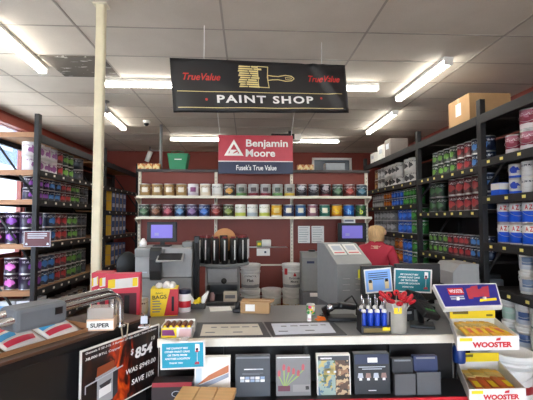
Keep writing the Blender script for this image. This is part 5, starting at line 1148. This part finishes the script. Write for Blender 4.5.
# carton tray with packets
t = thing('carton_tray', 'shallow open cardboard tray on the left counter', 'tray', LC(.05, .165, LT - .004), ang); w, d, h = .70, .24, .04
m = MB(); m.span((-w / 2, -d / 2, 0), (w / 2, d / 2, .006), CARD).build('base', t)
for nm, a, b in (('wall', (-w / 2, -d / 2, .006), (w / 2, -d / 2 + .008, h * .5)), ('wall', (-w / 2, d / 2 - .008, .006), (w / 2, d / 2, h + .05)), ('wall', (-w / 2, -d / 2 + .008, .006), (-w / 2 + .008, d / 2 - .008, h)), ('wall', (w / 2 - .008, -d / 2 + .008, .006), (w / 2, d / 2 - .008, h))): MB().span(a, b, mat('tray_board', (150, 104, 66), .7)).build(nm, t)
PKM = mat('glossy_packet', (232, 226, 220), .25)
for k, u in enumerate((-.2, -.03, .14, .305)):
    o = thing('snack_packet', f'white packet with red and blue print in the cardboard tray, {ORD[k]} from left', 'packet', LC(u, .165, LT + .003), ang + .02 * (k - 2), 'printed packets in the cardboard tray')
    m = MB(); w, d = .155, .2; nx, ny = 8, 10; vs = []
    for i in range(nx + 1):
        for j in range(ny + 1):
            x, y = (i / nx - .5) * w, (j / ny - .5) * d; q = (1 - abs(2 * i / nx - 1) ** 2.5) * (1 - abs(2 * j / ny - 1) ** 3); vs.append(((x, y, .008 + .016 * q + .06 * (j / ny)), (x, y, .002 + .06 * (j / ny))))
    top = [m.bm.verts.new(v[0]) for v in vs]; bot = [m.bm.verts.new(v[1]) for v in vs]; m.slot(PKM); G = lambda i, j: i * (ny + 1) + j
    for i in range(nx):
        for j in range(ny):
            f = m.bm.faces.new([top[G(i, j)], top[G(i + 1, j)], top[G(i + 1, j + 1)], top[G(i, j + 1)]]); f.smooth = True; m.bm.faces.new([bot[G(i, j + 1)], bot[G(i + 1, j + 1)], bot[G(i + 1, j)], bot[G(i, j)]])
    ed = [G(i, 0) for i in range(nx)] + [G(nx, j) for j in range(ny)] + [G(i, ny) for i in range(nx, 0, -1)] + [G(0, j) for j in range(ny, 0, -1)]
    for a, b in zip(ed, ed[1:] + ed[:1]): m.bm.faces.new([bot[a], bot[b], top[b], top[a]])
    m.build('packet', o)
    def lay(polys, nm):
        m = MB()
        for P, q in polys:
            n = 6
            for s in range(n):
                f0, f1 = s / n, (s + 1) / n; a, b, c, dd = [Vector(x) for x in P]
                l0, l1, r0, r1 = a.lerp(b, f0), a.lerp(b, f1), dd.lerp(c, f0), dd.lerp(c, f1)
                for k2 in range(3):
                    g0, g1 = k2 / 3, (k2 + 1) / 3; vv = [l0.lerp(r0, g0), l1.lerp(r1, g0), l1.lerp(r1, g1), l0.lerp(r0, g1)]
                    vv = [m.bm.verts.new((x.x * w, x.y * d, .0115 + .016 * (1 - abs(2 * x.x) ** 2.5) * (1 - abs(2 * x.y) ** 3) + .06 * (x.y + .5))) for x in vv]
                    fc = m.bm.faces.new(vv); fc.material_index = m.slot(q); fc.smooth = True
        m.build(nm, o)
    PR = mat('packet_red', (206, 40, 70), .3); PB = mat('packet_blue', (60, 160, 214), .3)
    lay([([(-.44, -.44), (.3, -.40), (.34, -.26), (-.44, -.3)], PR), ([(-.44, -.24), (-.06, -.22), (.0, -.06), (-.44, -.08)], PB), ([(.04, -.2), (.4, -.18), (.42, -.08), (.06, -.1)], mat('packet_grey', (170, 176, 190), .3)), ([(-.42, -.02), (.32, .04), (.36, .2), (-.4, .14)], PR), ([(-.4, .22), (.2, .26), (.24, .36), (-.4, .32)], PB), ([(-.1, .38), (.4, .4), (.42, .46), (-.1, .45)], YEL)], 'print')
# chrome rails
def PT(px, py, Y): return at_y(px, py, Y)
R0, R1 = PT(-30, 324, 1.40), PT(104, 292, 1.86); dzl = R0.z - R1.z
t = thing('grab_rail', 'twin chrome rails with grey clamp box above the left counter', 'rail', (R1.x, R1.y, LT)); dz = R1.z - LT; dr = (R1 - R0); dr.z = 0; dn = Vector((-dr.y, dr.x, 0)).normalized()
for k, (off, lift, rad) in enumerate(((0, 0, .019), (-.05, -.012, .014))):
    o_ = dn * off; st = R0 - R1 + o_; ln = dr.normalized(); e_ = o_ + ln * (.0 - .0 * k)
    path = [(st.x, st.y, dz + dzl + lift)] + [tuple(Vector((st.x, st.y, dz + dzl + lift)).lerp(Vector((e_.x, e_.y, dz + lift)), f)) for f in (.3, .6, .95)]
    for q in range(1, 7):
        a = q / 6 * PI / 2; pt = e_ + ln * (.05 * math.sin(a)); path.append((pt.x, pt.y, dz + lift - .05 * (1 - math.cos(a))))
    pt = e_ + ln * .052; path += [(pt.x, pt.y, .04), (pt.x, pt.y, .002)]
    MB().tube(path, rad, CHROME, 14).build('rail', t); MB().cyl((pt.x, pt.y, .006), rad * 1.6, .012, CHROME).build('base_flange', t)
    MB().tube([(st.x, st.y, dz + dzl + lift), (st.x - ln.x * .05, st.y - ln.y * .05, dz + dzl + lift - .03), (st.x - ln.x * .06, st.y - ln.y * .06, .0)], rad, CHROME, 14).build('rail', t)
bc = PT(31, 314, 1.58); bl = bc - R1; bl.z = bc.z - LT
GB = mat('clamp_grey', (104, 109, 114), .45)
ra = math.atan2(dr.y, dr.x)
cb = MB().box((0, 0, 0), (.2, .115, .085), GB, None, .016).build('clamp_box', t, loc=(bl.x - dn.x * .02, bl.y - dn.y * .02, bl.z), rot=(0, 0, ra)); MB().box((.06, -.0585, .01), (.03, .003, .026), BLACK).build('dark_badge', cb)
# SUPER box
p = onc(99, 331, LT)
t = thing('glue_display', 'small clear topped box lettered SUPER by the chrome rail', 'box', (p.x, p.y + .04, LT), .1)
w, d, h = .115, .08, .05
MB().box((0, 0, h / 2), (w, d, h), mat('peach_box', (226, 190, 160), .5), None, .002).build('carton', t); MB().box((0, -d / 2 - .001, h * .5), (w * .95, .002, h * .72), WHITE).build('label', t); text('SUPER', w * .7, h * .38, TEXTK, t, (0, -d / 2 - .003, h * .5), offset=.03)
MB().box((0, 0, h + .025), (w * .96, d * .96, .05), clear('clear_lid', (250, 246, 240), .7), None, .003).build('clear_cover', t)
p = onc(145, 329, LT)
t = thing('card_clip', 'small chrome card holder at the corner of the left counter', 'holder', (p.x - .01, p.y + .03, LT)); MB().box((0, 0, .004), (.05, .04, .008), CHROME, None, .002).build('base', t); MB().tube([(0, 0, .006), (.004, 0, .05), (-.015, 0, .065)], .004, CHROME, 6).build('stem', t); MB().box((.0, -.008, .035), (.03, .003, .035), PALEINK, (.1, 0, .2)).build('card', t)
# price board
pn = Vector((U.y, -U.x, 0)); pp = LC(0, -.03)
C_ = [at_plane(*q, pp, pn) for q in ((80, 349.5), (159, 324.6), (160.6, 381))]
u0, u1 = (C_[0] - A).dot(U), (C_[1] - A).dot(U); zt_, zb_ = (C_[0].z + C_[1].z) / 2, C_[2].z; bw, bh = u1 - u0, zt_ - zb_
c = LC((u0 + u1) / 2, -.03); t = thing('price_board', 'black price board with flames and a grill picture hung on the left counter', 'sign', (c.x, c.y, zb_), ang)
MB().box((0, 0, bh / 2), (bw, .006, bh), WHITE, None, .001).build('white_border', t)
def flame_mat():
    m, n, b = base_mat('flame_print', .3, 0); o = n.obj(); mp = n.new('ShaderNodeMapping'); mp.inputs['Scale'].default_value = (9, 1, 4.5); mp.inputs['Rotation'].default_value = (0, .6, 0); n.nt.links.new(o, mp.inputs[0])
    nz = n.new('ShaderNodeTexNoise'); nz.inputs['Scale'].default_value = 1.6; nz.inputs['Detail'].default_value = 4; nz.inputs['Distortion'].default_value = 1.6; n.nt.links.new(mp.outputs[0], nz.inputs['Vector'])
    x, y, z = n.xyz(o); g = n.m('SUBTRACT', 1.05, n.m('ABSOLUTE', n.m('DIVIDE', n.m('ADD', x, .03), bw * .36)))
    f = n.m('MULTIPLY', nz.outputs[0], n.m('MAXIMUM', n.m('MINIMUM', g, 1.0), .45)); r = n.new('ShaderNodeValToRGB'); e = r.color_ramp.elements
    e[0].position = .22; e[0].color = lin((30, 24, 24)); e[1].position = .55; e[1].color = lin((232, 96, 30))
    q = e.new(.33); q.color = lin((60, 30, 24)); q = e.new(.43); q.color = lin((178, 54, 22)); n.nt.links.new(f, r.inputs[0]); n.nt.links.new(r.outputs[0], b.inputs['Base Color']); return m
MB().box((0, -.0036, bh / 2), (bw * .965, .0012, bh * .95), flame_mat()).build('printed_face', t)
def bt(s, x, z, w, h, off=.0, sh=0.1): text(s, w * bw, h * bh, TEXTW, t, ((x - .5) * bw, -.0046, z * bh), offset=off, shear=sh)
bt('854', .765, .66, .25, .17, .04); bt('$', .6, .7, .035, .1, .02); bt('10', .9, .8, .05, .06, .01); bt('WAS $949.00', .73, .42, .42, .09, .02); bt('SAVE 10%', .76, .23, .32, .085, .02)
bt('Genesis II SE-315, 3 Burner LP Gas Grill - Free Delivery', .5, .935, .9, .04, .02); bt('38,000 BTU, Copper', .25, .85, .4, .045, .02)
m = MB(); y = -.0042
def gp(P, q, dy=0): m.flat([((a - .5) * bw, b * bh) for a, b in P], q, y - dy)
CP = mat('copper_print', (150, 76, 44), .4); SP = mat('steel_pr', (170, 172, 176), .4); KP = mat('grill_dark', (64, 64, 68), .4)
gp([(.17, .54), (.38, .58), (.37, .7), (.18, .68)], CP); gp([(.16, .52), (.4, .56), (.4, .59), (.16, .55)], SP, .0006); gp([(.05, .48), (.48, .55), (.48, .57), (.05, .5)], PALEINK, .0012); gp([(.18, .12), (.36, .14), (.36, .53), (.18, .5)], SP); gp([(.36, .14), (.42, .2), (.42, .54), (.36, .53)], KP); gp([(.2, .24), (.34, .26), (.34, .38), (.2, .36)], TEXTW, .0008); gp([(.2, .42), (.34, .45), (.32, .38), (.22, .37)], KP, .0016); gp([(.05, .38), (.06, .38), (.06, .49), (.05, .49)], PALEINK)
m.build('grill_picture', t)
pt = at_plane(124, 326, pp, pn); uu = (pt - c).dot(U)
for s in (-1, 1): MB().tube([(uu + s * .012, -.006, bh - .01), (uu + s * .022, -.004, bh + .05), (uu + s * .012, .03, LT - zb_ + .012), (uu + s * .006, .1, LT - zb_ + .005)], .0035, mat('twine', (176, 160, 136), .8), 6).build('twine_loop', t)

# ------------------------------------------------------------------ brush displays at the right end
OR1 = mat('orange_handle', (240, 182, 44), .4); OR2 = mat('deep_orange_handle', (206, 110, 40), .45)
def tray(label, fl, frr, bl_, br_, z, hf, Yf, word_h, brushes, glabel, cname, inner, lift):
    F0, F1 = at_y(*fl, Yf), at_y(*frr, Yf); wf = F1.x - F0.x; cx = (F0.x + F1.x) / 2; d = .36
    B0, B1 = at_y(*bl_, Yf + d), at_y(*br_, Yf + d); wb = B1.x - B0.x; bx = (B0.x + B1.x) / 2 - cx
    t = thing('brush_tray', label, 'display tray', (cx, Yf, z), 0)
    hb = hf * .95
    MB().prism([(-wf / 2, 0), (wf / 2, 0), (bx + wb / 2, d), (bx - wb / 2, d)], inner, 0, .004, 'xy').build('base', t)
    MB().span((-wf / 2, -.004, 0), (wf / 2, 0, hf), WHITE).build('front_panel', t)
    m = MB(); m.prism([(bx - wb / 2, 0), (bx + wb / 2, 0), (bx + wb / 2, hb), (bx - wb / 2, hb)], WHITE, d, d + .004); m.build('back_panel', t)
    for s in (-1, 1):
        a, b = Vector((s * wf / 2, 0, 0)), Vector((bx + s * wb / 2, d, 0)); e = Vector((-s * .004, 0, 0)); m = MB(); q = []
        lo = [m.bm.verts.new(v) for v in (a, b, b + e, a + e)]; hi = [m.bm.verts.new(v + Vector((0, 0, hh))) for v, hh in ((a, hf), (b, hb), (b + e, hb), (a + e, hf))]; m.slot(WHITE)
        for w in ((0, 1, 2, 3),): m.bm.faces.new([lo[k] for k in w]); m.bm.faces.new([hi[k] for k in w])
        for k in range(4): m.bm.faces.new([lo[k], lo[(k + 1) % 4], hi[(k + 1) % 4], hi[k]])
        m.build('side_panel', t)
    text('WOOSTER', wf * .64, hf * .4, TEXTR, t, (wf * .06, -.0055, hf * .40), offset=.055)
    m = MB(); x = wf * .12; m.flat([(x, hf * .68), (x + .022, hf * .7), (x + .024, hf * .9), (x + .004, hf * .84)], TEXTR, -.0045); m.box((-wf * .36, -.005, hf * .78), (wf * .2, .002, hf * .22), YEL); m.build('front_print', t)
    r = random.Random(4)
    for k in range(brushes):
        f = (k + .5) / brushes; x0 = (-.37 + .78 * f) * wf; x1 = bx + (-.37 + .74 * f) * wb
        o = thing('paint_brush', f'{cname} brush in the {glabel}, {ORD[k]} from left', 'paint brush', (cx + (x0 + x1) / 2, Yf + d * .47, z + lift + .004 * (k % 2)), math.atan2(-(x1 - x0), d * .8) + .24 + r.uniform(-.08, .08), f'brushes in the {glabel}')
        hm = OR1 if cname == 'yellow handled' else OR2
        MB().box((0, -.05, .018), (wf * .62 / brushes, .18, .014), hm, None, .005).build('handle', o); MB().box((0, .065, .018), (wf * .88 / brushes, .05, .02), mat('ferrule', (200, 170, 110), .3, .5), None, .003).build('ferrule', o); MB().box((0, .115, .018), (wf * .86 / brushes, .055, .014), mat('bristle_tan', (222, 180, 90), .7), None, .003).build('bristles', o)
        MB().box((0, -.045, .0256), (wf * .5 / brushes, .07, .002), (mat('label_orange', (226, 96, 40), .4) if k % 2 else YEL)).build('label', o)
    return t, cx, wf, wb, bx, d
z1 = at_y(487, 350, 1.88).z; hf1 = at_y(487, 336, 1.88).z - z1
t, cx, wf, wb, bx, d = tray('upper white brush tray filled with yellow handled brushes', (457, 350), (519, 350), (450, 321), (495, 319), z1, hf1, 1.88, 0, 9, 'upper brush tray', 'yellow handled', WHITE, .028)
bz_ = at_y(470, 308, 1.88 + d).z - z1
MB().span((bx - wb / 2, d - .002, hf1 * .9), (bx + wb / 2, d + .002, bz_ + .03), YEL).build('yellow_card', t)
m = MB(); m.flat([(bx - wb * .44, bz_ * .72), (bx - wb * .1, bz_ * .72), (bx - wb * .1, bz_ * .9), (bx - wb * .44, bz_ * .9)], mat('dark_yellow_ink', (120, 104, 30), .5), d - .003); m.build('card_print', t); m = MB(); m.flat([(bx + wb * .3, bz_ * .6), (bx + wb * .44, bz_ * .6), (bx + wb * .44, bz_ * .7), (bx + wb * .3, bz_ * .7)], mat('dark_yellow_ink', (120, 104, 30), .5), d - .003); m.build('card_print', t)
# tilted header lid
P = [at_y(433, 284, 2.36), at_y(496, 283.5, 2.36), at_y(503, 305.5, 2.2), at_y(444.5, 308.5, 2.2)]
c0 = Vector(t.location); ux = ((P[1] - P[0]) + (P[2] - P[3])).normalized(); uz = (P[0] - P[3] + P[1] - P[2]); uy = uz.cross(ux).normalized(); uz = ux.cross(uy); cc = sum(P, Vector()) / 4; hw2 = ((P[1] - P[0]).length + (P[2] - P[3]).length) / 4; hh2 = ((P[0] - P[3]).length + (P[1] - P[2]).length) / 4
M_ = Matrix((ux, uy, uz)).transposed().to_4x4(); M_.translation = cc - c0
def loc4(p): q = M_.inverted() @ (p - c0); return (q.x, q.z)
Pl = [loc4(p) for p in P]; ct = (sum(a for a, b in Pl) / 4, sum(b for a, b in Pl) / 4)
lid = MB().prism(Pl, WHITE, 0, .03).build('header_lid', t); lid.matrix_local = M_
ins = [(ct[0] + (a - ct[0]) * .955, ct[1] + (b - ct[1]) * .9) for a, b in Pl]
m = MB(); m.flat(ins, mat('royal_print', (48, 48, 140), .4), -.0008); m.build('printed_face', lid)
def PQ(u, v): a = Vector(ins[3]).lerp(Vector(ins[2]), u); b = Vector(ins[0]).lerp(Vector(ins[1]), u); return tuple(a.lerp(b, v))
m = MB()
m.flat([PQ(.16, .52), PQ(.42, .52), PQ(.43, .84), PQ(.17, .84)], TEXTR, -.0016)
for a, b, e0, e1 in ((.47, .55, .3, .85), (.56, .66, .38, .95), (.66, .73, .4, .8), (.74, .84, .36, .92)): m.flat([PQ(a, e0), PQ(b, e0), PQ(b + .03, e1), PQ(a + .01, e1 - .06)], SIGNRED, -.0016)
m.flat([PQ(.64, .16), PQ(.95, .2), PQ(.95, .32), PQ(.66, .28)], YEL, -.0016)
for k in range(2): m.flat([PQ(.16, .3 + .1 * k), PQ(.4, .3 + .1 * k), PQ(.4, .36 + .1 * k), PQ(.16, .36 + .1 * k)], PALEINK, -.0016)
m.build('print', lid)
pw = PQ(.3, .68); text('WOOSTER', hw2 * .44, hh2 * .3, TEXTW, lid, (pw[0], -.0028, pw[1]), offset=.03)
for s in (-1, 1): MB().span((bx + s * wb * .3 - .008, d + .004, hf1 * .5), (bx + s * wb * .3 + .008, d + .012, bz_ + .06), WHITE).build('lid_strut', t)
z2 = at_y(498, 402, 1.82).z; hf2 = at_y(498, 388.5, 1.82).z - z2
t2, cx2, wf2, wb2, bx2, d2 = tray('lower white brush tray with a few loose orange brushes', (469, 402), (525.5, 399), (457, 370), (499, 368), z2, hf2, 1.82, 0, 5, 'lower brush tray', 'orange handled', mat('tray_inside', (214, 206, 190), .6), .006)
bz2 = at_y(477, 353, 1.82 + d2).z - z2
MB().span((bx2 - wb2 / 2, d2 - .002, hf2 * .9), (bx2 + wb2 / 2, d2 + .002, bz2), YEL).build('yellow_card', t2)
m = MB(); m.flat([(bx2 - wb2 * .44, bz2 * .8), (bx2 - wb2 * .12, bz2 * .8), (bx2 - wb2 * .12, bz2 * .94), (bx2 - wb2 * .44, bz2 * .94)], mat('dark_yellow_ink', (120, 104, 30), .5), d2 - .003); m.build('card_print', t2)
# stand that carries both trays
sx = (cx + cx2) / 2 + .0
t = thing('display_stand', 'dark floor stand carrying the two white brush trays', 'stand', (cx2 - .03, 2.0, 0))
o_ = t.location
MB().span((-.02, .0, z2 - .012), (.14, .09, z2 - .001), BLACK).build('lower_bracket', t); MB().span((cx - o_.x - .04, .0, z1 - .012), (cx - o_.x + .11, .24, z1 - .001), BLACK).build('upper_bracket', t)
for s in (0, 1): MB().span((cx - o_.x + .04 + s * .06 - .012, .235, 0), (cx - o_.x + .04 + s * .06 + .012, .258, z1 - .012), BLACK).build('post', t)
MB().span((cx - o_.x + .02, .05, z2 - .012), (cx - o_.x + .1, .24, z2 - .001), BLACK).build('bracket_arm', t)
MB().span((.02, -.1, 0), (.3, .3, .025), BLACK, .004).build('foot', t)
# things hung between the trays
p = at_y(459, 357, 2.12); 
t = MB().lathe([(0, 0), (.03, 0), (.032, .01), (.032, .075), (.026, .085), (0, .085)], mat('deep_blue', (30, 60, 130), .4), 18).build('spray_can', loc=(p.x, 2.12, at_y(459, 362, 2.12).z)); 
tag(t, 'blue can showing below the upper brush tray', 'can')
